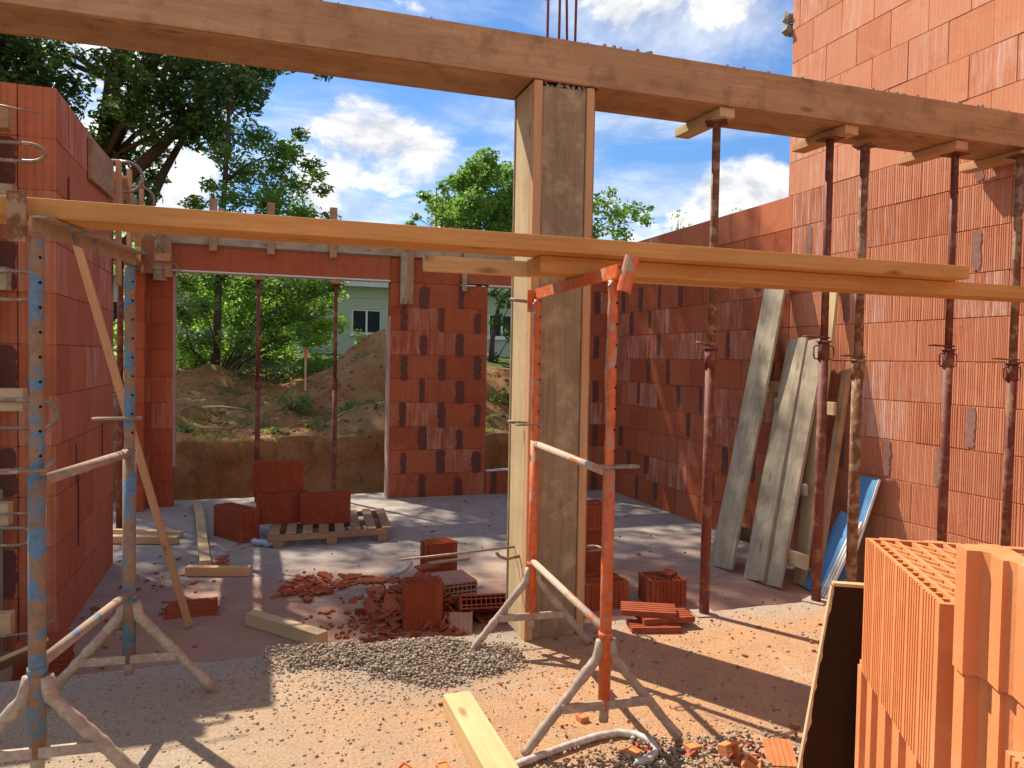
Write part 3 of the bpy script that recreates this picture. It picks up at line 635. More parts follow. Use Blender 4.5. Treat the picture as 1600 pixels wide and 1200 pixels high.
for P, dx in ((N, -.05), (Fv, .06)):
    mb = MB(); c = P+Vector((dx, -.02 if dx < 0 else .06, 1.88)); mb.box((-.026, -.004, -.08), (.026, .004, .075), Matrix.Translation(c)); mb.box((-.026, -.0, -.08), (-.018, .04, .075), Matrix.Translation(c)); obj('end_stop', mb, M_RUST, t)
mb = MB(); q = N+Vector((0, 0, 1.09)); loop_rod(mb, q+Vector((.035, -.03, .0)), (-1, -.1, -.03), .19, .055, .006); mb.tube([q+Vector((.02, -.03, -.02)), q+Vector((.05, -.02, .03))], .009, 8); obj('pin', mb, M_PIN, t, True)
mb = MB(); q = Fv+Vector((0, 0, 1.19)); loop_rod(mb, q+Vector((.05, -.02, 0)), (-1, -.1, 0), .18, .035, .006); obj('pin', mb, M_PIN, t, True)

# ------------------------------------------------------------------ hollow bricks
def hblock(L=.5, W=.2, H=.314, pitch=.0145, dep=.003, cells='zig', ends=True, t=.012, grp=5):
    mb = MB(); o = []; jr = random.Random(int(L*1000+W*100+pitch*1e4))
    def side(y, sg):
        pts = []; x = -L/2+.012; cnt = 0
        pts.append((-L/2, y))
        while x+pitch < L/2-.01:
            dj = dep*jr.uniform(.6, 1.15); wj = pitch*jr.uniform(.32, .46); pts += [(x, y), (x+.001, y-sg*dj), (x+wj, y-sg*dj), (x+wj+.001, y)]
            x += pitch*jr.uniform(.93, 1.07); cnt += 1
            if cnt % grp == 0: x += pitch*.6
        pts.append((L/2, y)); return pts
    def end(x, sg):
        if not ends: return []
        d = .012; q = W/2
        return [(x, -q*.72), (x+sg*d, -q*.66), (x+sg*d, -q*.30), (x, -q*.24), (x, q*.24), (x+sg*d, q*.30), (x+sg*d, q*.66), (x, q*.72)]
    a = side(-W/2, -1); b = [(-x, -y) for x, y in a]
    o = a+end(L/2, 1)+b+[(-x, -y) for x, y in end(L/2, 1)]
    cl = lambda p: (max(-L/2+t, min(L/2-t, p[0])), max(-W/2+t, min(W/2-t, p[1])))
    i_ = [cl(p) for p in o]; n = len(o)
    vs = [(*p, 0) for p in o]+[(*p, H) for p in o]+[(*p, 0) for p in i_]+[(*p, H) for p in i_]
    fs = []
    for k in range(n):
        k2 = (k+1) % n
        fs += [(k, k2, n+k2, n+k), (n+k, n+k2, 3*n+k2, 3*n+k), (2*n+k2, 2*n+k, 3*n+k, 3*n+k2), (k2, k, 2*n+k, 2*n+k2)]
    mb.add(vs, fs)
    th = .0045; rows = [-W/2+t+.022, -.035, 0.0, .035, W/2-t-.022] if W > .15 else [-.02, .02]
    x0, x1 = -L/2+t-.001, L/2-t+.001
    for y in rows: mb.box((x0, y-th, .001), (x1, y+th, H-.0015))
    ys = [-W/2+t]+rows+[W/2-t]
    for r_ in range(len(ys)-1):
        ya, yb = ys[r_]+(th if r_ else 0), ys[r_+1]-(th if r_ < len(ys)-2 else 0)
        if yb-ya < .006: continue
        if cells == 'zig' and 0 < r_ < len(ys)-2:
            nn = max(3, int(L/.055)); 
            for k in range(nn):
                xa = x0+(x1-x0)*(k+(.5 if r_ % 2 else 0))/nn; xb = xa+(x1-x0)/nn*.9
                if xb > x1: continue
                mb.bar((xa, ya-.001, H/2), (xb, yb+.001, H/2), .007, H-.006)
        else:
            nn = max(3, int(L/.034))
            for k in range(1, nn):
                xa = x0+(x1-x0)*k/nn; mb.box((xa-.003, ya-.001, .002), (xa+.003, yb+.001, H-.003))
    return mb
HB_FINE = hblock(dep=.0052).mesh('hollow_block'); HB = hblock(pitch=.02, dep=.003, cells='sq').mesh('hollow_block')
HB_HALF = hblock(L=.25, pitch=.02, cells='sq').mesh('hollow_block'); HB_THIN = hblock(L=.5, W=.1, pitch=.018, cells='sq', ends=False).mesh('hollow_block')
HB_GROOVE = hblock(L=.5, W=.2, pitch=.034, dep=.012, grp=50).mesh('hollow_block')
def block(me, loc, rz, label, group=None, mat=None, rx=0, ry=0, name='hollow_brick'):
    if not me.materials: me.materials.append(mat or BRD)
    M = Matrix.Translation(loc) @ Matrix.Rotation(rz, 4, 'Z') @ Matrix.Rotation(ry, 4, 'Y') @ Matrix.Rotation(rx, 4, 'X')
    o = bpy.data.objects.new(name, me); C.objects.link(o); place(o, M); tag(o, label, 'brick', group)
    if mat:
        o.material_slots[0].link = 'OBJECT'; o.material_slots[0].material = mat
    return o
# stack in the right foreground
u = Vector((.5, .866, 0)); r_ = Vector((.866, -.5, 0)); A0 = Vector((1.108, 1.0, 0)); th = math.atan2(u.y, u.x)
T3 = 1.06
GB = 'new bricks stacked in the right foreground'
def at(a, b, z): return A0+u*a+r_*b+Vector((0, 0, z))
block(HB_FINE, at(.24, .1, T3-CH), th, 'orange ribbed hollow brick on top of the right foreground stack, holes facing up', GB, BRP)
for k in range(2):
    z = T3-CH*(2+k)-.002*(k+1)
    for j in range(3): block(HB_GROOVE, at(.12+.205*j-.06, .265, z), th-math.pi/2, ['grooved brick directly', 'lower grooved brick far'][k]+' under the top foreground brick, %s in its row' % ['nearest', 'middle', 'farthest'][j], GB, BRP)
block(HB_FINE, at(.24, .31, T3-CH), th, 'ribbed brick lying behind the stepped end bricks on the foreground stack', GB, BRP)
for k in range(3): timber('pallet_board', at(-.5, .1+.3*k, .105), at(.6, .1+.3*k, .105), .1, .022, W_PALLET, 'pallet board under the foreground brick stack, %s from the left' % ['first', 'second', 'third'][k], 'board', 'pallet boards under the stack') if False else None
pf = thing('pallet', 'wooden pallet under the brick stack in the right foreground', 'pallet', at(0, .4, 0))
for k in range(5): timber('deck_board', at(-.45, .05+.2*k, .105), at(.65, .05+.2*k, .105), .1, .02, W_PALLET, parent=pf)
for k in range(3): timber('bearer', at(-.4+.5*k, 0, .047), at(-.4+.5*k, .9, .047), .09, .09, W_PALLET, parent=pf)
def stair(z0, z1, off, label, lit=((0, 0), (.045, 0)), name='stepped_brick'):
    # plan outline: zig-zag interlocking end facing the sun, straight far sides
    a = [(0, 0), (-.043, .0), (-.043, .022), (-.055, .03), (-.099, .03), (-.099, .038), (-.112, .045), (-.165, .045), (-.165, .062), (-.205, .062)]
    pts = [(p[0]+off[0], p[1]+off[1]) for p in a]
    poly = [at(p[0], p[1], 0).xy for p in pts]; far = [at(-.205+off[0], .5+off[1], 0).xy, at(off[0], .5+off[1], 0).xy]
    outer = [tuple(p) for p in poly+far]
    mb = MB(); cx, cy = at(off[0]-.1, off[1]+.27, 0).xy
    def ins(p):
        q = Vector(p)-A0.xy; aa = q.dot(u.xy)-off[0]; bb = q.dot(r_.xy)-off[1]
        aa = max(-.193, min(-.012, aa)); bb = max(.073, min(.488, bb)); return tuple(at(aa+off[0], bb+off[1], 0).xy)
    inn = [ins(p) for p in outer]; n = len(outer)
    vs = [(*p, z0) for p in outer]+[(*p, z1) for p in outer]+[(*p, z0) for p in inn]+[(*p, z1) for p in inn]; fs = []
    for k in range(n):
        k2 = (k+1) % n; fs += [(k2, k, n+k, n+k2), (n+k2, n+k, 3*n+k, 3*n+k2), (2*n+k, 2*n+k2, 3*n+k2, 3*n+k)]
    mb.add(vs, fs)
    for i in range(1, 9):
        aa = -.012-.181*i/9+off[0]; mb.bar(at(aa, .074+off[1], (z0+z1)/2-.001), at(aa, .487+off[1], (z0+z1)/2-.001), .005, z1-z0-.004)
    for i in range(1, 4):
        bb = .073+.415*i/4+off[1]; mb.bar(at(-.19+off[0], bb, (z0+z1)/2-.002), at(-.013+off[0], bb, (z0+z1)/2-.002), .006, z1-z0-.008)
    o = obj(name, mb, BRP); o.matrix_basis = Matrix(); tag(o, label, 'brick', 'stepped bricks in the right foreground'); return o
zz = [(1.174, .976, 0, 0, 'topmost'), (.974, .776, .008, .006, 'second from top'), (.774, .576, .0, .0, 'third from top'), (.574, .376, .006, .0, 'fourth from top'), (.374, .13, 0, 0, 'lowest')]
for z1, z0, o1, o2, l in zz: stair(z0, z1, (-.06+o1, .006+o2), l+' stepped-end brick at the right edge of the foreground stack')
for k, z0 in enumerate((.706, .39, .074)):
    block(HB_FINE, at(-.655, .05, z0-.02), th, 'ribbed brick in the bottom right corner of the picture, %s of three' % ['upper', 'middle', 'lower'][k], GB, BRP)
# leaning brown panel
lp = thing('leaning_panel', 'dark brown panel leaning against the foreground bricks, splintered left edge', 'panel', (1.25, 1.55, 0))
b0 = Vector((1.255, 1.60, 0)); b1 = b0+r_*.55; t0 = Vector((1.385, 1.56, .905)); t1 = t0+r_*.55
mb = MB(); nrm = (t0-b0).cross(r_).normalized(); dd = nrm*.022*(1 if nrm.y > 0 else -1)
mb.add([b0, b1, t1, t0, b0+dd, b1+dd, t1+dd, t0+dd], [(0, 1, 2, 3), (5, 4, 7, 6), (1, 0, 4, 5), (2, 1, 5, 6), (3, 2, 6, 7), (0, 3, 7, 4)])
obj('board_face', mb, W_BROWN, lp)
mb = MB(); rr = random.Random(9); q0 = b0-r_*.003; prev = .004
for i in range(60):
    f0, f1 = i/60, (i+1)/60; nx = max(.0015, prev+rr.uniform(-.004, .004)) if prev < .013 else .004
    p0_, p1_ = b0.lerp(t0, f0), b0.lerp(t0, f1); o0, o1 = -dd*.04, dd*1.02
    mb.add([p0_-r_*.003+o0, p1_-r_*.003+o0, p1_-r_*.003+o1, p0_-r_*.003+o1, p0_+r_*prev+o0, p1_+r_*nx+o0], [(0, 1, 2, 3), (0, 4, 5, 1)]); prev = nx
obj('splintered_edge', mb, W_PALE, lp)
mb = MB(); mb.bar(t0+dd*.5+Vector((0, 0, .004)), t1+dd*.5+Vector((0, 0, .004)), .022, .008, up=(0, 0, 1)); obj('top_edge', mb, W_YEL, lp)

# ------------------------------------------------------------------ planks leaning on the right wall
def plank(parent, a, b, w, t_, mat, name='plank', warp=.004, seed=0):
    return timber(name, a, b, w, t_, mat, parent=parent, up=(-.94, 0, .33), warp=warp, seed=seed, bev=.003)
pa = thing('leaning_planks', 'farther pair of grey planks leaning on the right wall, cleats behind', 'planks', (4.0, 5.9, ZF))
plank(pa, (3.98, 5.87, ZF+.01), (4.74, 6.17, 2.42), .30, .027, W_GREY)
plank(pa, (4.02, 6.00, ZF+.01), (4.725, 6.34, 1.72), .22, .027, W_GREY, seed=2)
timber('cleat', (4.30, 5.62, -.10), (4.24, 6.1, -.10), .027, .13, W_GREY, parent=pa); timber('cleat', (4.62, 5.78, 1.25), (4.60, 6.2, 1.25), .06, .10, W_YEL, parent=pa)
pb = thing('leaning_planks', 'nearer wide pair of battened planks leaning on the right wall behind the dark red prop', 'planks', (4.05, 5.3, ZF))
plank(pb, (4.02, 5.46, ZF+.01), (4.70, 5.83, 1.70), .245, .03, W_GREY); plank(pb, (4.06, 5.285, ZF+.01), (4.712, 5.60, 1.69), .245, .03, W_GREY, seed=1)
timber('cleat', (4.20, 5.02, -.12), (4.16, 5.5, -.12), .03, .12, W_PALE, parent=pb); timber('cleat', (4.58, 5.20, 1.10), (4.52, 5.9, 1.10), .03, .11, W_PALE, parent=pb)
timber('cleat', (4.36, 5.25, .42), (4.33, 5.86, .42), .03, .10, W_GREY, parent=pb)
pc = thing('leaning_planks', 'tall pale plank standing behind the battened pair, top at the long board', 'planks', (4.3, 5.2, ZF))
plank(pc, (4.32, 5.25, ZF+.01), (4.80, 5.50, 2.35), .14, .03, W_PALE); 
tag(plank(None, (4.33, 5.08, ZF+.01), (4.80, 5.32, 1.42), .07, .05, W_FORM), 'narrow brown timber leaning behind the nearer grey planks', 'timber')
# blue boards
bb = thing('blue_panel', 'tall blue board leaning in the shade at the foot of the right wall', 'board', (4.5, 5.0, ZF), 'blue boards')
timber('board', (4.40, 4.97, ZF+.01), (4.78, 5.0, .55), .22, .02, BLUEP, parent=bb, up=(-.9, 0, .3)); timber('edge', (4.385, 4.858, ZF+.012), (4.765, 4.887, .55), .006, .022, WHITE, parent=bb, up=(-.9, 0, .3), bev=0)
bb = thing('blue_panel', 'short blue board with white grooved strips, in front of the taller one', 'board', (4.4, 5.0, ZF), 'blue boards')
timber('board', (4.29, 5.07, ZF+.01), (4.60, 5.02, .25), .2, .02, BLUEP, parent=bb, up=(-.9, 0, .3))
for k in range(3): timber('strip', (4.27, 4.94-.03*k, ZF+.01), (4.58, 4.92-.03*k, .22), .013, .025, WHITE, parent=bb, up=(-.9, 0, .3), bev=0)

# ------------------------------------------------------------------ things on the lower floor
pt = thing('pallet', 'low wooden pallet carrying three red bricks near the opening', 'pallet', (.65, 8.1, ZF))
PX = Vector((1, .03, 0)).normalized(); PYd = Vector((.08, 1, 0)).normalized(); P0 = Vector((.12, 7.62, ZF))
for k in range(8):
    a = P0+PX*(.06+k*.155)+Vector((0, 0, .128)); timber('deck_board', a, a+PYd*1.0, .095, .02, W_PALLET, parent=pt)
for k in range(3):
    a = P0+PYd*(.012+.48*k)
    timber('stringer', a+Vector((0, 0, .092)), a+PX*1.15+Vector((0, 0, .092)), .022, .06, W_PALLET, parent=pt)
    for j in range(3): timber('block', a+PX*(.05+.5*j)+Vector((0, .02, .031)), a+PX*(.15+.5*j)+Vector((0, .02, .031)), .09, .062, W_PALLET, parent=pt)
zb = ZF+.139
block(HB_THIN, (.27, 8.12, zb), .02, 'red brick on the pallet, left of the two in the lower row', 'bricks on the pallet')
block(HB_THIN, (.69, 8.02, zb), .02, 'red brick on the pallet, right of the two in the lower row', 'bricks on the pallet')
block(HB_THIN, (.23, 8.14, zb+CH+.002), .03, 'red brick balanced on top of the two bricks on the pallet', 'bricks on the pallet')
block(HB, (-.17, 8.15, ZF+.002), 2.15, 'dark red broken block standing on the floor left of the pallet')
mb = MB(); pts = [(-.02+.026*i, 7.80-.022*i, ZF+.036+.004*math.sin(i*2)) for i in range(9)]
mb.tube(pts, [.022, .036, .031, .037, .030, .036, .034, .018, .012], 12); tag(obj('plastic_bottle', mb, WHITE_B := plain('crumpled_plastic', (.35, .42, .55), .25, .4, 30), smooth=True), 'crumpled clear bluish plastic bottle lying beside the pallet', 'bottle')
timber('floor_timber', (-.66, 9.95, ZF+.035), (-.40, 7.05, ZF+.035), .09, .06, W_PALE, 'long pale timber lying on the floor pointing to the opening', 'timber', 'timbers on the floor', warp=.012)
timber('floor_timber', (-.53, 6.86, ZF+.04), (-.03, 6.72, ZF+.04), .08, .075, W_YEL, 'short yellowish timber lying across the end of the long pale one', 'timber', 'timbers on the floor')
timber('floor_timber', (-.02, 5.50, ZF+.045), (.42, 4.95, ZF+.045), .09, .085, W_PALE, 'stubby timber on the floor in shadow just behind the gravel', 'timber', 'timbers on the floor')
timber('floor_timber', (-1.45, 8.25, ZF+.04), (-.70, 8.02, ZF+.04), .09, .07, W_PALE, 'pale timber lying at the side opening, nearer of two', 'timber', 'timbers on the floor')
timber('floor_timber', (-1.45, 8.60, ZF+.04), (-.68, 8.28, ZF+.04), .05, .05, W_PALE, 'thin timber lying at the side opening, farther of two', 'timber', 'timbers on the floor')
timber('leaning_stick', (-.98, 4.96, 2.12), (-.41, 5.52, ZF+.02), .045, .04, W_STICK, 'slender wooden lath propped diagonally in front of the left wall', 'stick', up=(0, 1, 0))
timber('foreground_timber', (.80, 3.04, .042), (.70+.10, 2.28, .042), .115, .08, W_YEL, 'thick pale yellow timber lying at the bottom centre of the picture', 'timber')
def tile(name, c, L, W, H, rz, mat, label, cat='brick', rx=0, ry=0, group=None, grooves=5):
    mb = MB(); g = W/grooves
    poly = [(-W/2, 0)]
    for k in range(grooves): x = -W/2+g*k; poly += [(x+.001, H), (x+g*.7, H), (x+g*.7, H*.82), (x+g*.999, H*.82)]
    poly.append((W/2, 0)); n = len(poly)
    vs = [(-L/2, p[0], p[1]) for p in poly]+[(L/2, p[0], p[1]) for p in poly]
    fs = [(i, (i+1) % n, n+(i+1) % n, n+i) for i in range(n)]+[tuple(range(n))[::-1], tuple(range(n, 2*n))]
    mb.add(vs, fs)
    M = Matrix.Translation(c) @ Matrix.Rotation(rz, 4, 'Z') @ Matrix.Rotation(ry, 4, 'Y') @ Matrix.Rotation(rx, 4, 'X')
    return tag(obj(name, mb, mat, M=M), label, cat, group)
tile('brick_slab', (-.42, 5.86, ZF), .34, .24, .03, .03, BRD, 'lower of two flat grooved brick slabs under the leaning lath', group='flat slabs by the lath')
tile('brick_slab', (-.41, 5.87, ZF+.032), .33, .22, .03, .06, BRD, 'upper of two flat grooved brick slabs under the leaning lath', group='flat slabs by the lath')
# behind the column, right
G3 = 'bricks behind the column'
HB_LOW = hblock(L=.5, W=.28, H=.2, pitch=.03, dep=.005, cells='sq').mesh('hollow_block'); HB_LOWS = hblock(L=.27, W=.28, H=.2, pitch=.03, dep=.005, cells='sq').mesh('hollow_block')
HB_TALL = hblock(L=.27, W=.2, H=.47, pitch=.03, dep=.004, cells='sq').mesh('hollow_block')
block(HB_LOW, (2.41, 5.25, ZF), .04, 'low open hollow brick at the front of the pile right of the column, holes up', G3)
block(HB_TALL, (2.60, 5.78, ZF), .03, 'tall brick on end in the middle of the pile right of the column', G3); block(HB_TALL, (2.32, 5.80, ZF), .0, 'tall brick on end mostly hidden by the column, under the flat one', G3)
block(HB_LOW, (2.52, 5.76, ZF+.472), .1, 'flat brick lying on top of the pile right of the column', G3)
block(HB_LOWS, (2.98, 5.18, ZF), -.08, 'single open hollow brick right of the column with a shard on top')
tile('brick_shard', (3.04, 5.2, ZF+.206), .13, .09, .02, .6, BRD, 'broken shard lying on the single open brick right of the column', 'shard', rx=.15)
for i, (c, L_, rz) in enumerate((((2.08, 3.70, .002), .27, -.25), ((2.17, 3.74, .034), .30, -.1), ((2.09, 3.78, .066), .30, -.45))):
    tile('brick_slab', c, L_, .15, .03, rz, BRD, ['bottom', 'middle', 'top'][i]+' grooved slab in the small heap right of the column foot', group='slabs by the column foot', rx=[0, .02, .05][i])
# rubble heap
G4 = 'broken bricks in the rubble heap'
block(HB_HALF, (1.47, 6.25, ZF), .2, 'upright hollow brick standing at the back of the rubble heap', G4)
block(HB_THIN, (1.27, 5.65, ZF+.17), .12, 'pinkish brick on its side on top of the rubble heap', G4, W_RD := brick_mat('terracotta_dusty', (.42, .23, .16), (.52, .31, .22), 60, .2), rx=math.pi/2)
block(HB_HALF, (1.10, 5.15, ZF+.0), -.1, 'broken open brick at the front of the rubble heap, cells showing', G4)
block(HB_THIN, (1.62, 5.30, ZF+.03), -.1, 'dark ribbed brick lying tilted on the right side of the rubble heap', G4, rx=1.1)
tile('brick_slab', (1.33, 4.98, ZF+.04), .18, .16, .016, 1.3, W_RD, 'pale grooved plate leaning at the front of the rubble heap', ry=-.7, group=G4)
mb = MB(); mb.tube([(1.02, 6.02, ZF+.12), (1.12, 5.98, ZF+.16), (1.2, 6.05, ZF+.2)], .022, 12); tag(obj('pipe_piece', mb, SILV, smooth=True), 'short pale pipe elbow on the back left of the rubble heap', 'pipe')
timber('lath', (1.3, 5.85, ZF+.24), (1.68, 6.05, ZF+.20), .03, .02, W_GREY, 'short grey lath lying across the back of the rubble heap', 'stick')
def shards(rnd, n, posf, smin, smax, mb, flat=.5):
    for _ in range(n):
        p = posf(rnd); s_ = rnd.uniform(smin, smax)*(.5+rnd.random()**2); k = rnd.choice((3, 4, 4, 5))
        poly = [(math.cos(a)*s_*rnd.uniform(.6, 1.5), math.sin(a)*s_*rnd.uniform(.4, 1)) for a in [2*math.pi*i/k+rnd.uniform(-.3, .3) for i in range(k)]]
        M = Matrix.Translation(p) @ Matrix.Rotation(rnd.random()*6.28, 4, 'Z') @ Matrix.Rotation(rnd.gauss(0, flat), 4, 'X') @ Matrix.Rotation(rnd.gauss(0, flat), 4, 'Y')
        mb.tint = (rnd.random(), rnd.random()*.3, rnd.random()); t_ = rnd.uniform(.004, .008); mb.prism(poly, -t_, t_, M)
def heap(rnd):
    x = rnd.gauss(0, .20); y = rnd.gauss(0, .26); h = .25*math.exp(-(x/.26)**2-(y/.34)**2)
    return Vector((1.17+x, 5.48+y, ZF+.008+h*rnd.random()**.4))
mb = MB(); rr = random.Random(12)
shards(rr, 620, heap, .02, .065, mb, .6)
shards(rr, 110, lambda r: Vector((.42+r.gauss(0, .10), 6.25+r.gauss(0, .12), ZF+.008+.03*r.random())), .02, .07, mb, .2)
shards(rr, 60, lambda r: Vector((.75+r.gauss(0, .12), 6.35+r.gauss(0, .08), ZF+.008)), .02, .06, mb, .1)
shards(rr, 190, lambda r: Vector((.85+r.gauss(0, .28), 5.2+r.gauss(0, .22), ZF+.008)), .012, .035, mb, .15)
for x, y, L_, a in ((.5, 6.08, .2, -.4), (.78, 6.4, .18, .5), (.95, 6.25, .22, .1), (.9, 6.0, .12, .2), (1.0, 5.6, .16, .7), (1.3, 5.9, .2, .3), (.85, 5.35, .13, 1.), (1.1, 5.1, .12, -.6)):
    M = Matrix.Translation((x, y, ZF+.02 if x < 1 else ZF+.2)) @ Matrix.Rotation(a, 4, 'Z') @ Matrix.Rotation(.12, 4, 'X')
    mb.tint = (.6, .1, .4); mb.prism([(-L_/2, -.03), (L_/2*.8, -.045), (L_/2, .01), (L_*.1, .05), (-L_/2, .035)], -.006, .006, M)
tag(obj('brick_rubble', mb, BRD), 'heap and scatter of broken red brick shards on the lower floor', 'rubble', kind='stuff')
mb = MB(); rr = random.Random(13)
shards(rr, 170, lambda r: Vector((r.uniform(-1.1, 4.2), r.uniform(4.1, 9.6), ZF+.004)), .006, .02, mb, .1)
shards(rr, 60, lambda r: Vector((-.85+r.gauss(0, .2), 6.2+r.gauss(0, .8), ZF+.006)), .01, .03, mb, .1)
shards(rr, 26, lambda r: Vector((-.28+r.gauss(0, .04), 7.1+r.gauss(0, .1), ZF+.008)), .015, .04, mb, .2)
shards(rr, 150, lambda r: Vector((r.uniform(.4, 3.6), r.uniform(2.2, 3.85), .004)), .005, .014, mb, .1)
shards(rr, 50, lambda r: Vector((1.62+r.gauss(0, .22), 2.42+r.gauss(0, .08), .008)), .008, .028, mb, .3)
tag(obj('brick_chips', mb, BRD), 'small red brick chips strewn over both floors', 'rubble', kind='stuff')
# single pieces in the foreground
def piece(c, rz, s_, label, tip=0., hollow=True):
    mb = MB(); t_ = s_*.14; a = s_/2
    for q in ((-a, -a, -a+t_, a), (a-t_, -a, a, a), (-a+t_, -a, a-t_, -a+t_), (-a+t_, a-t_, a-t_, a)): mb.box((q[0], q[1], 0), (q[2], q[3], s_*.62))
    if not hollow: mb.box((-a+t_, -a+t_, 0), (a-t_, a-t_, s_*.55))
    M = Matrix.Translation(c) @ Matrix.Rotation(rz, 4, 'Z') @ Matrix.Rotation(tip, 4, 'X')
    return tag(obj('brick_piece', mb, BRP, bevel=.003, M=M), label, 'brick piece', 'brick bits in the foreground')
piece((1.66, 2.40, .025), .3, .07, 'hollow orange brick bit standing in the gravel at the bottom, holed side showing', 1.3)
piece((1.565, 2.47, .0), .1, .05, 'small square brick bit beside the near foot of the orange trestle', 0, False)
piece((1.33, 2.50, .0), .5, .05, 'brick bit lying inside the bent bar', .1, False)
piece((1.70, 2.31, .0), .9, .06, 'broken brick bit below the hollow orange one', .5)
piece((.50, 2.62, .0), .9, .05, 'brick bit left of the foreground timber', .4, False)
piece((.64, 2.60, .0), .2, .045, 'brick bit touching the foreground timber', .2, False)
piece((1.27, 2.82, .0), .2, .04, 'flat brick crumb alone behind the orange trestle foot', .1, False)
tile('brick_plate', (1.85, 2.33, .02), .11, .10, .014, 1.2, BRP, 'ribbed brick plate lying at the bottom right of centre', 'brick piece', ry=-.5, group='brick bits in the foreground')
mb = MB(); pts = [(.80, 2.50), (.93, 2.555), (1.1, 2.61), (1.25, 2.65), (1.35, 2.655), (1.41, 2.62), (1.44, 2.56), (1.43, 2.49), (1.37, 2.44), (1.28, 2.43)]
sm = []
for i in range(len(pts)-1): sm += [(pts[i][0]+(pts[i+1][0]-pts[i][0])*k/3, pts[i][1]+(pts[i+1][1]-pts[i][1])*k/3, .018) for k in range(3)]
mb.tube(sm, .014, 10); tag(obj('bent_bar', mb, paint_mat('chalky_steel', (.55, .52, .47), (.42, .34, .26), .42, 18), smooth=True), 'pale bent steel bar lying in the bottom foreground between the trestle feet', 'bar')

# ------------------------------------------------------------------ gravel
def stones(name, n, posf, smin, smax, mat, seed, label, kind='stuff'):
    rs = np.random.RandomState(seed); t_ = (1+5**.5)/2
    ico = np.array([(-1,t_,0),(1,t_,0),(-1,-t_,0),(1,-t_,0),(0,-1,t_),(0,1,t_),(0,-1,-t_),(0,1,-t_),(t_,0,-1),(t_,0,1),(-t_,0,-1),(-t_,0,1)])/1.9
    fc = np.array([(0,11,5),(0,5,1),(0,1,7),(0,7,10),(0,10,11),(1,5,9),(5,11,4),(11,10,2),(10,7,6),(7,1,8),(3,9,4),(3,4,2),(3,2,6),(3,6,8),(3,8,9),(4,9,5),(2,4,11),(6,2,10),(8,6,7),(9,8,1)])
    V = []; F = []; T = []
    for i in range(n):
        p = posf(rs); s_ = smin+(smax-smin)*rs.rand()**2.2
        v = ico*s_*(1+rs.uniform(-.22, .22, (12, 1)))*np.array([rs.uniform(.8, 1.3), rs.uniform(.7, 1.1), rs.uniform(.55, .85)])
        a = rs.rand()*6.28; c_, s2 = math.cos(a), math.sin(a); v = v @ np.array([[c_, -s2, 0], [s2, c_, 0], [0, 0, 1]])
        V.append(v+np.array(p)); F.append(fc+12*i); T += [(rs.rand(), 0, 0, 1)]*20
    me = bpy.data.meshes.new(name); me.from_pydata(np.concatenate(V).tolist(), [], np.concatenate(F).tolist())
    me.attributes.new('tint', 'FLOAT_COLOR', 'FACE').data.foreach_set('color', np.array(T, dtype=np.float32).ravel())
    me.materials.append(mat); me.polygons.foreach_set('use_smooth', [True]*len(me.polygons))
    o = bpy.data.objects.new(name, me); C.objects.link(o); return tag(o, label, 'gravel', kind=kind)
def stone_mat():
    m, t, b = newmat('gravel_stone'); at = nd(t, 'ShaderNodeAttribute', attribute_name='tint'); s = nd(t, 'ShaderNodeSeparateColor', {0: at.outputs[0]})
    finish(t, b, ramp_(t, s.outputs[0], [(0, (.25, .20, .15)), (.5, (.38, .315, .24)), (.85, (.24, .19, .14)), (1, (.38, .19, .11))]), .9); return m
ST = stone_mat()
def gpos(rs):
    while True:
        x = rs.uniform(.05, 1.25); y = rs.uniform(3.15, 3.92)
        yc = 3.80-.10*(x-.2) if x < .5 else 3.68-.22*(x-.5); wd = .17+.16*math.exp(-((x-.8)/.25)**2)
        q = 1.05-((y-yc)/wd)**2
        nz_ = noise.noise(Vector((x*5, y*5, 2)))+.5*noise.noise(Vector((x*14, y*14, 2)))
        q += .5*nz_
        if q > 0 and rs.rand() < min(1, q*1.3)*(1 if .15 < x < 1.1 else .25) and (y < 3.88): return (x, y, .002+.045*min(q, 1)*rs.rand())
stones('gravel', 11000, gpos, .002, .0105, ST, 1, 'spread heap of grey gravel on the edge of the upper slab')
stones('gravel', 2600, lambda rs: (rs.uniform(-1.0, 2.0) if rs.rand() < .7 else rs.uniform(2, 4), rs.uniform(2.3, 3.88), .002), .002, .010, ST, 2, 'loose small stones scattered over the dusty slab')
stones('gravel', 2600, lambda rs: (.65+rs.normal()*.42, min(3.87, 3.55+rs.normal()*.22), .002), .0015, .007, ST, 7, 'fine grit spread round the gravel heap')
stones('gravel', 1300, lambda rs: (1.35+rs.normal()*.28, 2.42+rs.normal()*.09, .003+.02*rs.rand()), .004, .012, ST, 3, 'patch of gravel under the bent bar at the bottom of the picture')

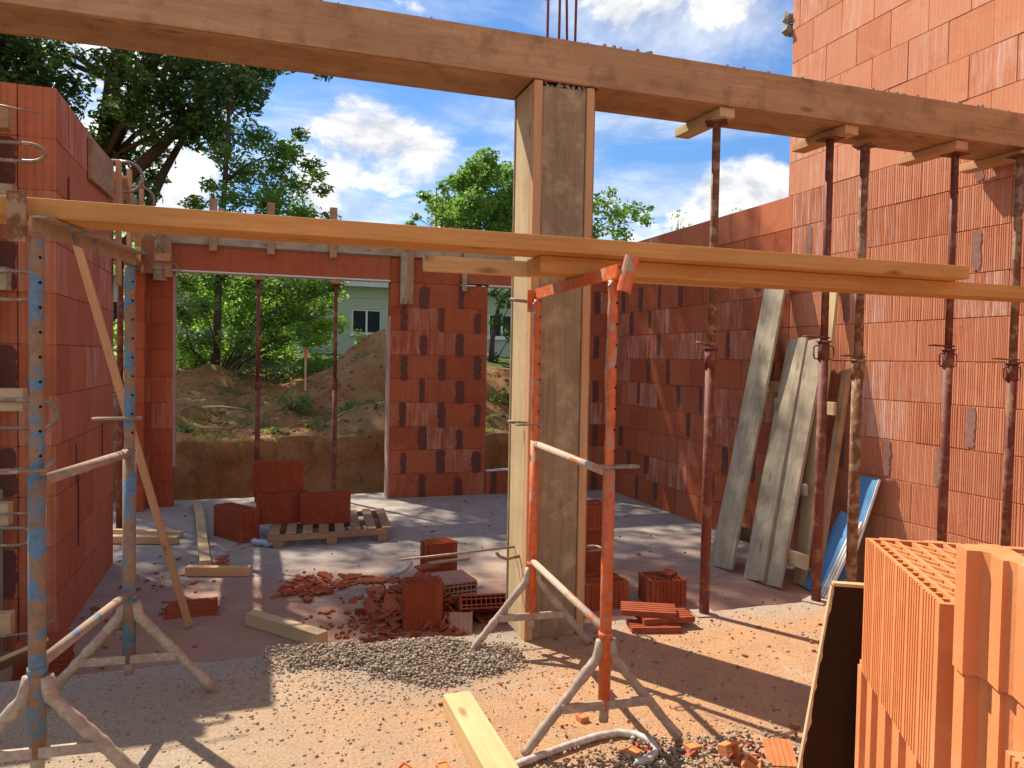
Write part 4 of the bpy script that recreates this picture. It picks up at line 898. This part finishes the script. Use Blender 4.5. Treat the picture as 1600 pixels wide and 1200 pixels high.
# ------------------------------------------------------------------ left edge: column form clamps, tiles, board
lf = thing('column_formwork', 'wood blocks and ring clamps of a shuttered column cut by the left edge', 'formwork', (-1.6, 5.2, 0))
timber('side_board', (-1.64, 5.2, ZF), (-1.64, 5.2, 3.05), .25, .03, W_FORM, parent=lf, up=(0, 1, 0)); timber('side_board', (-2.05, 5.18, ZF), (-2.05, 5.18, 3.05), .25, .03, W_FORM, parent=lf, up=(0, 1, 0))
for z, x1, m_ in ((2.78, -1.33, W_FORM), (2.34, -1.31, W_GREY), (1.87, -1.34, W_GREY), (1.18, -1.26, W_PALE), (.52, -1.335, W_PALE), (-.12, -1.325, W_YEL)):
    timber('waler', (-2.4, 5.13, z), (x1, 5.10, z), .09, .13, m_, parent=lf)
for z, x1, w_ in ((2.58, -1.14, .10), (1.83, -1.16, .16), (1.10, -1.08, .16), (.40, -1.2, .1)):
    mb = MB(); c = Vector((x1-.35, 5.05, z)); pts = [c+Vector((0, 0, w_/2))]
    for i in range(11):
        a = math.pi/2-math.pi*i/10; pts.append(c+Vector((.26+math.cos(a)*.09, -.03, math.sin(a)*w_/2)))
    pts.append(c+Vector((0, 0, -w_/2))); mb.tube(pts, .011, 8); obj('ring_clamp', mb, M_PIN, lf, True)
for q, r0 in (([(-1.5, 5.0, 2.84), (-1.16, 5.0, 2.80)], .005), ([(-1.5, 5.04, .53), (-1.15, 5.04, .53)], .007), ([(-1.5, 4.98, -.16), (-1.2, 4.98, -.15), (-1.1, 5.0, -.09)], .009)):
    mb = MB(); mb.tube(q, r0, 6); obj('tie_rod', mb, M_PIN, lf, True)
for k in range(6): tile('brick_slab', (-1.14+.004*(k % 2), 4.98, ZF+.002+.032*k), .26, .24, .03, .03*(k % 3), BRD, '%s slab in the stack of flat tiles beside the blue trestle' % ['lowest', 'second', 'third', 'fourth', 'fifth', 'topmost'][k], group='stacked slabs by the blue trestle')
timber('tilted_board', (-1.06, 4.72, -.13), (-1.75, 4.45, -.34), .34, .022, W_PALE, 'pale board sloping down from the tile stack to the left edge', 'board', up=(.2, .5, .9))

# ------------------------------------------------------------------ far house
hs = thing('house', 'long low pale green house with dark windows behind the trees', 'house', (4, 30, 1))
mb = MB(); WX = (-4.9, -.6, 3.5, 9.0, 13.5); z0, z1 = 2.35, 3.32
xs_ = [-16]+[v for x in WX for v in (x, x+1.15)]+[20]
mb.box((-16, 30, .2), (20, 38, z0)); mb.box((-16, 30, z1), (20, 38, 4.15))
for i in range(0, len(xs_)-1, 2): mb.box((xs_[i], 30, z0), (xs_[i+1], 38, z1))
mb.box((-16, 29.97, 3.75), (20, 30.0, 3.82)); obj('wall', mb, HOUSE, hs)
mb = MB(); mb.box((-16.3, 29.6, 4.15), (20.3, 38.4, 4.32)); obj('roof', mb, plain('roof_edge', (.55, .6, .58), .7), hs)
for x in WX:
    mb = MB(); mb.box((x, 30.12, z0), (x+1.15, 30.16, z1)); g_ = obj('window', mb, GLASS, hs)
    mb = MB()
    for q in ((x, z0, x+1.15, z0+.07), (x, z1-.07, x+1.15, z1), (x, z0+.07, x+.06, z1-.07), (x+1.09, z0+.07, x+1.15, z1-.07), (x+.54, z0+.07, x+.61, z1-.07)): mb.box((q[0], 30.06, q[1]), (q[2], 30.117, q[3]))
    mb.box((x-.08, 29.92, z0-.08), (x+1.23, 30.05, z0)); obj('frame', mb, WHITE, g_)

# ------------------------------------------------------------------ trees
def leaves(name, clumps, dens, size, mat, parent, seed, aspect=.5, pw=.45, flat=.75):
    rs = np.random.RandomState(seed); Ps = []; TT = []
    for (x, y, z, r) in clumps:
        n = max(6, int(dens*r*r)); d = rs.normal(size=(n, 3)); d /= np.linalg.norm(d, axis=1)[:, None]
        rad = r*rs.rand(n)**pw*(1+.25*np.sin(d[:, 0]*5+x*3)*np.cos(d[:, 2]*4+z))
        Ps.append(np.array([x, y, z])+d*rad[:, None]*np.array([1.1, 1.1, flat])); TT.append(np.clip(rs.rand(n)*.6+rs.rand()*.5, 0, 1))
    P = np.concatenate(Ps); tt = np.concatenate(TT); n = len(P)
    a = rs.normal(size=(n, 3)); a[:, 2] = a[:, 2]*.6-.15; a /= np.linalg.norm(a, axis=1)[:, None]
    b = rs.normal(size=(n, 3)); b -= a*(a*b).sum(1)[:, None]; b /= np.linalg.norm(b, axis=1)[:, None]
    s_ = size*rs.uniform(.6, 1.25, n)[:, None]
    nn = np.cross(a, b)
    V = np.stack([P-a*s_*.5, P+b*s_*aspect*.5+nn*s_*.08, P+a*s_*.5, P-b*s_*aspect*.5+nn*s_*.08], 1).reshape(-1, 3)
    me = bpy.data.meshes.new(name); me.vertices.add(4*n); me.vertices.foreach_set('co', V.astype(np.float32).ravel())
    me.loops.add(4*n); me.loops.foreach_set('vertex_index', np.arange(4*n, dtype=np.int32)); me.polygons.add(n)
    me.polygons.foreach_set('loop_start', np.arange(0, 4*n, 4, dtype=np.int32)); me.update(); me.validate()
    col = np.zeros((n, 4), np.float32); col[:, 0] = tt; col[:, 3] = 1
    me.attributes.new('tint', 'FLOAT_COLOR', 'FACE').data.foreach_set('color', col.ravel())
    me.materials.append(mat); o = bpy.data.objects.new(name, me); C.objects.link(o); place(o, Matrix(), parent); return o
def limbs(parent, trunk, clumps, r0, seed, lr=.35, every=1):
    rd = random.Random(seed); mb = MB(); pts = [Vector(p) for p in trunk]; rs = [r0*(1-.75*i/(len(pts)-1)) for i in range(len(pts))]
    mb.tube(pts, rs, 10)
    for i, (x, y, z, r) in enumerate(clumps):
        if i % every: continue
        c = Vector((x, y, z)); best = min(range(len(pts)), key=lambda k: (pts[k]-c).length+max(0, pts[k].z-c.z+.4)*3)
        a = pts[best]; L = (c-a).length; mid = a.lerp(c, .5)+Vector((rd.uniform(-.1, .1)*L, rd.uniform(-.1, .1)*L, rd.uniform(.0, .12)*L))
        q = [a, a.lerp(mid, .5)+Vector((0, 0, .03*L)), mid, mid.lerp(c, .5), c]; rb = rs[best]*lr
        mb.tube(q, [rb, rb*.75, rb*.55, rb*.35, rb*.12], 6)
        for k in range(3):
            e = c+Vector((rd.uniform(-1, 1), rd.uniform(-1, 1), rd.uniform(-.6, .8)))*r; mb.tube([mid.lerp(c, .6), c.lerp(e, .5), e], [rb*.25, rb*.15, rb*.05], 5)
    return obj('trunk', mb, BARK, parent, True)
OAKIN = [(-4.06,17.37,6.95,.56),(-4.68,18.11,6.61,.58),(-3.8,17.69,6.33,.49),(-4.83,18.25,7.53,.65),(-4.05,18.3,7.66,.53),(-2.76,16.96,7.1,.48),(-2.34,16.83,6.87,.45),(-2.04,18.81,7.16,.54),(-1.29,17.42,7.34,.56),(-.66,17.36,7.14,.56),(-.03,19.19,8.19,.57),(.5,17.93,8.01,.42),(1.03,18.81,8.57,.36),(1.4,17.94,7.81,.2),(-2.74,18.33,6.52,.46),(-2.04,17.16,6.,.46),(-1.48,18.32,6.66,.56),(-.92,18.88,6.75,.52),(-.29,18.06,7.,.48),(-3.14,18.58,5.93,.38),(-2.62,18.41,5.6,.41),(-2.13,16.95,4.67,.33),(-2.08,18.62,5.36,.25),(-.69,18.22,6.16,.37),(-1.29,17.52,5.98,.37),(-.89,16.87,6.69,.47),(-.03,18.88,7.58,.38),(-3.27,17.93,5.88,.29),(-3.86,18.53,5.97,.35),(-4.42,18.91,6.22,.55),(1.07,18.51,9.63,.38)]
OAKUP = [(-1.7,20.7,16.5,1.3),(-3.6,22.6,14.3,1.3),(-8.,18.2,8.1,1.1),(2.5,18.9,14.7,.9),(1.7,16.6,9.9,.9),(-5.2,16.8,16.8,1.1),(-5.5,18.3,15.1,.8),(-1.8,22.3,9.6,1.3),(-2.6,16.8,9.2,.9),(-2.,21.5,11.3,1.),(.4,14.9,11.,.9),(1.1,16.6,11.3,1.3),(-3.3,20.6,11.7,1.),(-4.4,15.2,10.1,1.3),(2.5,19.7,12.,1.),(1.4,17.2,16.3,1.2),(-.8,20.,15.9,1.),(-.7,16.5,11.8,1.2),(-2.6,16.2,14.6,1.1),(.7,19.9,16.5,1.),(-3.5,20.3,15.3,1.2),(-7.3,21.1,13.2,1.2),(-4.2,19.6,16.2,1.2),(-1.6,14.3,11.6,.9),(-3.6,17.4,13.7,1.1),(-4.4,16.5,10.6,.9),(-1.8,14.8,12.7,1.),(-4.2,21.4,14.2,1.),(-7.6,19.4,13.,1.3),(1.7,17.4,11.,.9),(-3.3,16.5,11.6,.9),(-1.7,18.,8.9,1.2),(-6.4,16.4,6.8,1.3),(-5.8,19.5,11.6,1.2),(-5.7,18.8,9.5,1.),(-2.8,18.2,9.9,1.2),(-4.1,19.2,15.2,1.1),(-7.5,19.5,10.7,.9),(-2.3,20.7,17.8,.9),(-.8,15.3,14.,1.1),(1.9,19.,13.8,.9),(-2.6,16.2,15.8,1.1),(-7.7,16.1,10.,1.2),(-7.2,20.5,14.4,.8),(.8,15.2,13.9,1.),(-6.5,17.,13.7,1.),(-3.,19.4,13.1,1.2),(-7.4,17.3,10.3,1.3),(-7.5,16.2,8.6,.9),(-5.8,16.1,11.7,.8),(-.9,20.1,11.6,1.3),(-7.9,20.1,8.8,1.2),(-5.5,18.2,8.7,1.2),(-4.3,14.3,12.7,1.3),(-2.7,18.4,13.1,1.),(-5.5,20.8,12.9,1.3),(-1.3,20.9,13.1,1.),(-7.3,16.3,14.7,1.),(-1.8,16.,10.9,1.),(-2.8,15.5,15.2,1.),(-6.,15.8,12.9,1.),(-6.9,21.2,9.3,1.2),(-5.5,17.4,11.6,1.2),(2.1,20.3,14.6,1.1),(.5,17.2,13.4,1.2),(-.9,21.6,15.6,1.1),(-6.8,18.7,18.,.9),(-4.6,15.5,14.3,1.3),(-.9,19.,15.3,1.),(-6.1,19.6,18.,.9),(-.4,17.7,10.9,1.1),(-6.6,20.3,17.2,1.1),(.7,21.3,15.2,1.3),(-4.7,15.,13.5,1.),(-.9,18.5,19.,1.3),(-5.7,15.,11.7,1.),(-3.2,20.3,16.4,1.1),(-6.3,18.1,10.2,1.1),(-4.1,16.4,15.9,1.),(.2,15.3,12.3,1.3),(-1.4,17.3,10.,1.1),(-2.3,16.3,12.7,1.2),(.2,17.8,12.1,1.1),(-5.,18.4,13.,.9),(-6.1,16.4,16.3,1.2),(.8,18.4,17.6,.8),(0.,18.6,18.1,1.1),(-3.3,18.8,18.1,1.1),(-1.2,17.8,16.3,1.3),(-.4,16.3,10.6,1.),(.4,22.1,12.1,.9),(2.2,18.2,11.1,1.3),(-6.2,18.2,15.9,1.1),(-3.9,19.6,17.4,.9),(-1.5,18.4,17.7,1.3),(-5.9,17.,17.7,.9),(-4.2,17.7,19.2,.9)]
SLEN = [(-.02,17.76,6.18,.44),(.47,16.18,5.56,.36),(.9,17.4,6.26,.22),(.35,16.33,5.21,.41),(-.28,17.81,5.41,.47),(.79,17.64,5.19,.37),(1.09,15.29,4.92,.17),(.22,15.41,4.32,.41),(-.41,15.65,4.43,.37),(.94,17.9,4.69,.37),(-.67,16.31,5.42,.3),(-1.18,16.88,4.48,.28),(1.4,15.9,4.19,.21),(-.86,16.52,4.82,.23),(.48,16.16,3.97,.38),(-.24,16.05,3.78,.43),(-1.22,16.76,3.81,.31),(1.01,16.75,3.9,.35),(-1.41,17.71,2.99,.46),(-.75,17.05,2.97,.4),(-.13,17.79,2.99,.48),(.53,17.57,2.94,.48),(1.24,17.97,3.,.43),(-1.42,17.01,2.28,.39),(-.9,15.49,2.34,.31),(-.39,17.58,2.35,.44),(.28,17.89,2.25,.45),(.88,17.71,2.4,.45),(1.35,16.71,2.5,.27),(-1.36,17.14,1.7,.37),(-.22,15.63,1.7,.37),(.41,17.49,1.82,.36),(-.85,16.72,1.77,.29),(.85,15.85,1.92,.28),(1.41,15.19,2.78,.22),(-1.08,17.56,1.37,.24),(-1.56,17.97,1.36,.19)]
ROUND = [(6.36,21.73,7.32,.37),(5.76,20.95,6.82,.36),(5.51,21.38,6.48,.44),(7.3,22.81,7.14,.55),(5.36,23.12,6.16,.51),(5.69,20.63,5.72,.57),(7.17,22.34,5.97,.66),(4.97,20.63,5.23,.42),(4.73,22.66,6.25,.23),(6.52,21.49,5.03,.56),(4.39,23.14,5.47,.19),(6.07,23.44,5.18,.52),(7.26,22.02,6.49,.46),(5.35,23.1,6.73,.2),(4.8,21.44,4.9,.29),(4.63,23.38,5.76,.16)]
ROUND2 = [(8.83,23.5,7.33,.71),(8.68,21.43,5.92,.65),(9.41,20.73,6.04,.37),(10.66,22.3,6.83,.2),(9.96,20.59,5.87,.45),(10.85,21.09,6.03,.39),(11.58,21.72,5.9,.28),(12.06,22.33,6.45,.14),(9.32,20.97,5.33,.49),(10.2,20.63,5.24,.38)]
WINT = [(6.12,19.79,3.3,.34),(6.24,18.76,2.97,.43),(5.95,18.92,2.48,.26),(5.83,19.04,1.49,.2),(6.43,19.29,2.17,.34),(6.89,19.12,3.03,.51)]
GTR = 'trees behind the back wall'
t = thing('broadleaf_tree', 'big dark oak with forked trunk at the top left behind the wall', 'tree', (-3.2, 18.5, 1.2), GTR)
OAKMORE = [(-4.3,17.4,6.6,.5),(-3.6,18,6.9,.4),(-2.4,17.3,6.4,.5),(-1.8,17.5,6.9,.55),(-1.2,18,6.5,.5),(-.4,17.6,7.3,.5),(.1,18.2,7.9,.45),(-2.2,18,7.5,.5),(-1.5,18.3,7.8,.5),(-.7,18.2,8,.5),(-2.9,18.1,6.3,.45),(-2.1,18.6,5.8,.4),(-1.1,17.3,6.2,.4),(-2.5,18.8,5.2,.35)]
SHADE = [(-1.3,17,16.3,1.2),(-.6,17.2,13.6,1.2),(-.4,16.8,15.2,1.2),(.4,17.1,12.2,1.2),(.5,17,13.6,1.1),(-1.0,17.5,14.8,1.1),(-.9,17.4,17.2,1.1),(0,18,14.6,1.1),(.9,17.3,11.4,1.),(-.1,17.8,12.9,1.1),(-.5,18.3,16.2,1.1),(1.0,16.9,12.6,1.)]  # unseen clumps added to the oak crown to shade the far right wall
leaves('crown', OAKIN+OAKMORE, 1900, .15, LEAF_D, t, 1, .45)
leaves('crown', [(*q[:3], q[3]*.85) for i, q in enumerate(OAKUP) if i % 4]+SHADE[::2], 460, .18, LEAF_D, t, 11, .5, .6)
limbs(t, [(-3.5, 18.6, .6), (-3.3, 18.5, 3.5), (-3.1, 18.4, 5.4), (-2.9, 18.3, 7.2), (-2.4, 18.2, 9.2), (-2.6, 18.2, 12), (-3, 18, 16)], OAKIN+OAKUP, .25, 3, .42, 2)
mb = MB(); mb.tube([(-3.05, 18.3, 5.6), (-2.6, 18.2, 6.6), (-1.9, 18.1, 8.3), (-1.2, 18, 10.5), (-.5, 18, 13)], [.17, .17, .15, .12, .06], 10); mb.tube([(-2.7, 18.1, 5.0), (-1.9, 18., 5.9), (-1.1, 17.9, 6.9), (-.2, 17.9, 7.9), (.6, 17.8, 9.5)], [.13, .12, .1, .08, .04], 8)
mb.tube([(-3.3, 18.5, 3.2), (-2.4, 18.3, 4.1), (-1.9, 18.3, 5.4), (-1.3, 18.3, 6.6)], [.12, .1, .09, .05], 8)
obj('limb', mb, BARK, t, True)
t = thing('broadleaf_tree', 'shady tree trunk and leaves in the top left corner of the picture', 'tree', (-5.2, 17.2, 1.2), GTR)
c2 = [(-5.4, 16.5, 8.2, .9), (-4.9, 16.8, 7.3, .7), (-5.1, 16.4, 6.3, .8), (-4.6, 16.9, 5.9, .5), (-5.8, 17, 5.3, .9), (-5.5, 17, 9.6, 1.1), (-6.4, 17.2, 7.2, 1.0), (-5.0, 17.2, 10.9, .9), (-4.9,16.8,8.1,.6),(-4.4,17,7.9,.45),(-4.3,16.9,7.2,.4),(-5.0,16.6,6.8,.6),(-4.2,17.1,6.5,.4)]
leaves('crown', c2, 1700, .14, LEAF_D, t, 2, .5); limbs(t, [(-5.3, 17.2, .6), (-5.2, 17.2, 4), (-4.75, 17.2, 7), (-4.85, 17.2, 10), (-5, 17.2, 12)], c2, .32, 4)
t = thing('broadleaf_tree', 'slender tree with drooping light green leaves seen through the wide opening', 'tree', (-.75, 17, 1.1), GTR)
leaves('crown', SLEN+[(.7,17,5.7,.3),(1.1,17,5.5,.25),(1.35,17,5.0,.2),(.3,17,4.8,.4),(.9,17,4.4,.3)], 3200, .12, LEAF_M, t, 3, .4, .6, .8); limbs(t, [(-.78, 17, .8), (-.73, 17, 3), (-.62, 17, 5), (-.55, 17, 6.5), (-.4, 17, 7.8)], SLEN, .085, 5, .35)
t = thing('broadleaf_tree', 'leafy thicket tree glowing bright green behind the opening, in front of the house', 'tree', (1.4, 20, 1.3), GTR)
rr = random.Random(77); c3 = [(rr.uniform(-3.2, 2.2), rr.uniform(19, 21.5), rr.uniform(1.3, 4.4), rr.uniform(.3, .55)) for _ in range(58)]
c3 += [(1.4, 18.5, 1.8, .4), (1.8, 18.6, 2.2, .33), (1.9, 18.5, 3.5, .3), (1.2, 18.5, 2.3, .4), (1.7, 18.4, 3.9, .25), (.9, 18.5, 2.2, .4), (1.2, 18.8, 2.8, .38), (.7, 18.6, 3.3, .42), (1.3, 18.4, 3.5, .32), (.4, 18.9, 2.6, .4), (1.5, 18.6, 2.2, .3), (-.3, 18.6, 2.1, .45), (-1.1, 18.7, 2.3, .4)]
leaves('crown', [c for c in c3 if not (c[0] > 2.0 and c[2] > 2.2)], 1700, .14, LEAF_L, t, 4, .45, .55); limbs(t, [(-.4, 20, 1.1), (-.3, 20, 2.4), (-.1, 20, 3.6), (0, 20, 4.4)], c3, .06, 6)
t = thing('broadleaf_tree', 'rounded bright tree above the back wall left of the column', 'tree', (6.3, 22, 1.5), GTR)
leaves('crown', ROUND+[(6.0,21.9,6.6,.6),(6.6,22,6.0,.7),(5.7,22,5.5,.7),(6.9,22,5.4,.6),(6.5,22,6.9,.5),(5.2,22,5.7,.45)], 2400, .14, LEAF_M, t, 5, .6, .5, .85); limbs(t, [(6.4, 22, 1), (6.3, 22, 3.2), (6.2, 22, 4.6), (6.3, 22, 6.6)], ROUND, .14, 7)
t = thing('broadleaf_tree', 'rounded tree crown showing right of the column above the wall', 'tree', (9.4, 21.5, 1.5), GTR)
leaves('crown', ROUND2, 1200, .15, LEAF_M, t, 6, .6, .5, .85); limbs(t, [(9.3, 21.5, 1), (9.2, 21.4, 3.5), (9.3, 21.3, 5), (9.1, 22.5, 6.8)], ROUND2, .14, 8)
t = thing('broadleaf_tree', 'dark thin tree seen through the small window gap beside the column', 'tree', (5.9, 19, 1.4), GTR)
leaves('crown', WINT, 1300, .13, LEAF_D, t, 7, .5); limbs(t, [(5.75, 19, 1), (5.8, 19, 2), (5.95, 19, 2.8), (6.4, 19, 3.5)], WINT, .09, 9)
for i, (x, y, z, r, l) in enumerate(((8.25, 14.05, 4.5, .16, 'larger tuft of leaves peeking over the right wall'), (9.72, 14.18, 4.72, .09, 'tiny tuft of leaves peeking over the right wall'))):
    t = thing('shrub_top', l, 'shrub', (x, y, 1)); leaves('crown', [(x, y, z, r), (x+.1, y, z-.25, r*1.5)], 1300, .07, LEAF_M, t, 20+i); limbs(t, [(x, y, .6), (x, y, 2.5), (x, y, 4.4)], [(x, y, z, r)], .04, i)
def weed(x, y, r, h, label, mat, seed, size=.06, dens=900):
    z = terr(x, y)[2]; rd = random.Random(seed); t = thing('weed', label, 'plant', (x, y, z), 'weeds and shrubs on the soil')
    cl = [(x+rd.uniform(-.5, .5)*r, y+rd.uniform(-.5, .5)*r, z+rd.uniform(.15, .8)*h, r*rd.uniform(.25, .45)) for _ in range(9)]
    leaves('foliage', cl, dens, size, mat, t, seed, .5); limbs(t, [(x, y, z-.03), (x, y, z+h*.3), (x, y, z+h*.6)], cl, .012, seed, .5)
for i, (x, y, r, h, l, m_, s_, d_) in enumerate((
    (.55, 12.7, .38, .35, 'leafy weed clump beside the left opening prop', LEAF_M, .07, 1600), (1.35, 12.2, .36, .3, 'weed clump right of the right opening prop', LEAF_M, .07, 1600),
    (1.75, 12.6, .22, .3, 'small weed near the pier on the mound foot', LEAF_M, .06, 1600), (4.35, 13.2, .42, .4, 'bright weeds under the sandy mound in the window gap', LEAF_M, .07, 1500),
    (2.2, 15.6, .6, .8, 'light green bush on top of the sandy mound', LEAF_L, .09, 700), (.2, 15.8, .9, .45, 'low dark ground plants behind the dirt path', LEAF_D, .09, 800),
    (1.2, 17.2, .9, .5, 'low green undergrowth below the slender tree', LEAF_M, .09, 700), (-1.2, 17.6, .9, .5, 'low green undergrowth at the left end of the opening view', LEAF_L, .09, 700),
    (-.9, 11.6, .22, .15, 'grassy tuft at the edge of the cut bank', LEAF_M, .06, 1300), (.25, 11.35, .2, .12, 'small grass tuft on the bank edge by the left prop', LEAF_M, .05, 1500),
    (.75, 11.6, .25, .14, 'low weed on the bank edge between the opening props', LEAF_M, .05, 1500), (4.3, 11.5, .3, .4, 'dark weed close behind the window gap', LEAF_D, .07, 1300))):
    weed(x, y, r, h, l, m_, 40+i, s_, d_)
mb = MB(); rr = random.Random(17)
for i in range(46):
    x = rr.uniform(-1.2, 4.6); y = 11.0+rr.uniform(-.06, .12); z = rr.uniform(-.2, .3); q = [Vector((x, y-.04, z))]
    for k in range(4): q.append(q[-1]+Vector((rr.uniform(-.06, .06), rr.uniform(-.02, .02), -rr.uniform(.02, .07))))
    mb.tube(q, [.006, .005, .004, .003, .001], 5)
tag(obj('roots', mb, BARK), 'thin roots hanging out of the cut soil bank', 'roots', kind='stuff')
for i, (a, b_, r0, l) in enumerate((((-1.0, 11.6), (-.3, 11.75), .015, 'pale fallen branch on the bank top at the left'), ((1.0, 11.5), (1.5, 11.9), .012, 'pale bent branch on the bank top right of the props'), ((-.8, 13.2), (-.1, 13.4), .02, 'pale stick lying across the dirt path'))):
    pa_ = Vector((*a, terr(*a)[2]+.03)); pb_ = Vector((*b_, terr(*b_)[2]+.04)); mb = MB(); mb.tube([pa_, pa_.lerp(pb_, .4)+Vector((0, 0, .03)), pa_.lerp(pb_, .7)+Vector((.03, 0, .02)), pb_], [r0, r0*.9, r0*.7, r0*.3], 7); tag(obj('branch', mb, W_PALE, smooth=True), l, 'branch')
# ground cover
mb = MB(); rr = random.Random(5)
for i in range(5200):
    x = rr.uniform(-2, 3.5); y = 11.1+rr.random()**1.3*8
    if noise.noise(Vector((x*.9, y*.9, 7))) < .05 and y < 16: continue
    z = terr(x, y)[2]; h = rr.uniform(.03, .11); a = rr.random()*6.28; dx, dy = math.cos(a)*.008, math.sin(a)*.008; lx, ly = rr.uniform(-.05, .05), rr.uniform(-.05, .05)
    mb.tint = (rr.random(), 0, 0); mb.add([(x-dx, y-dy, z-.01), (x+dx, y+dy, z-.01), (x+lx, y+ly, z+h)], [(0, 1, 2)])
tag(obj('grass', mb, LEAF_M), 'thin patchy grass blades growing on the bare soil', 'grass', kind='stuff')
def soilpos(rs):
    x = rs.uniform(-1.6, 4.8); y = 11.1+rs.rand()*5; return (x, y, terr(x, y)[2])
stones('soil_clods', 1500, soilpos, .01, .05, plain('clod', (.22, .125, .06), .95), 9, 'brown clods of soil strewn over the bank')
st_ = thing('marker_stake', 'wooden survey stake with orange-red painted top on the soil bank', 'stake', (.84, 14, terr(.84, 14)[2]))
z = terr(.84, 14)[2]
timber('stake', (.84, 14, z-.05), (.84, 14, 1.42), .035, .035, W_YEL, parent=st_, up=(0, 1, 0)); timber('painted_top', (.84, 14, 1.421), (.84, 14, 1.60), .036, .036, plain('marker_red', (.8, .06, .03), .6), parent=st_, up=(0, 1, 0))
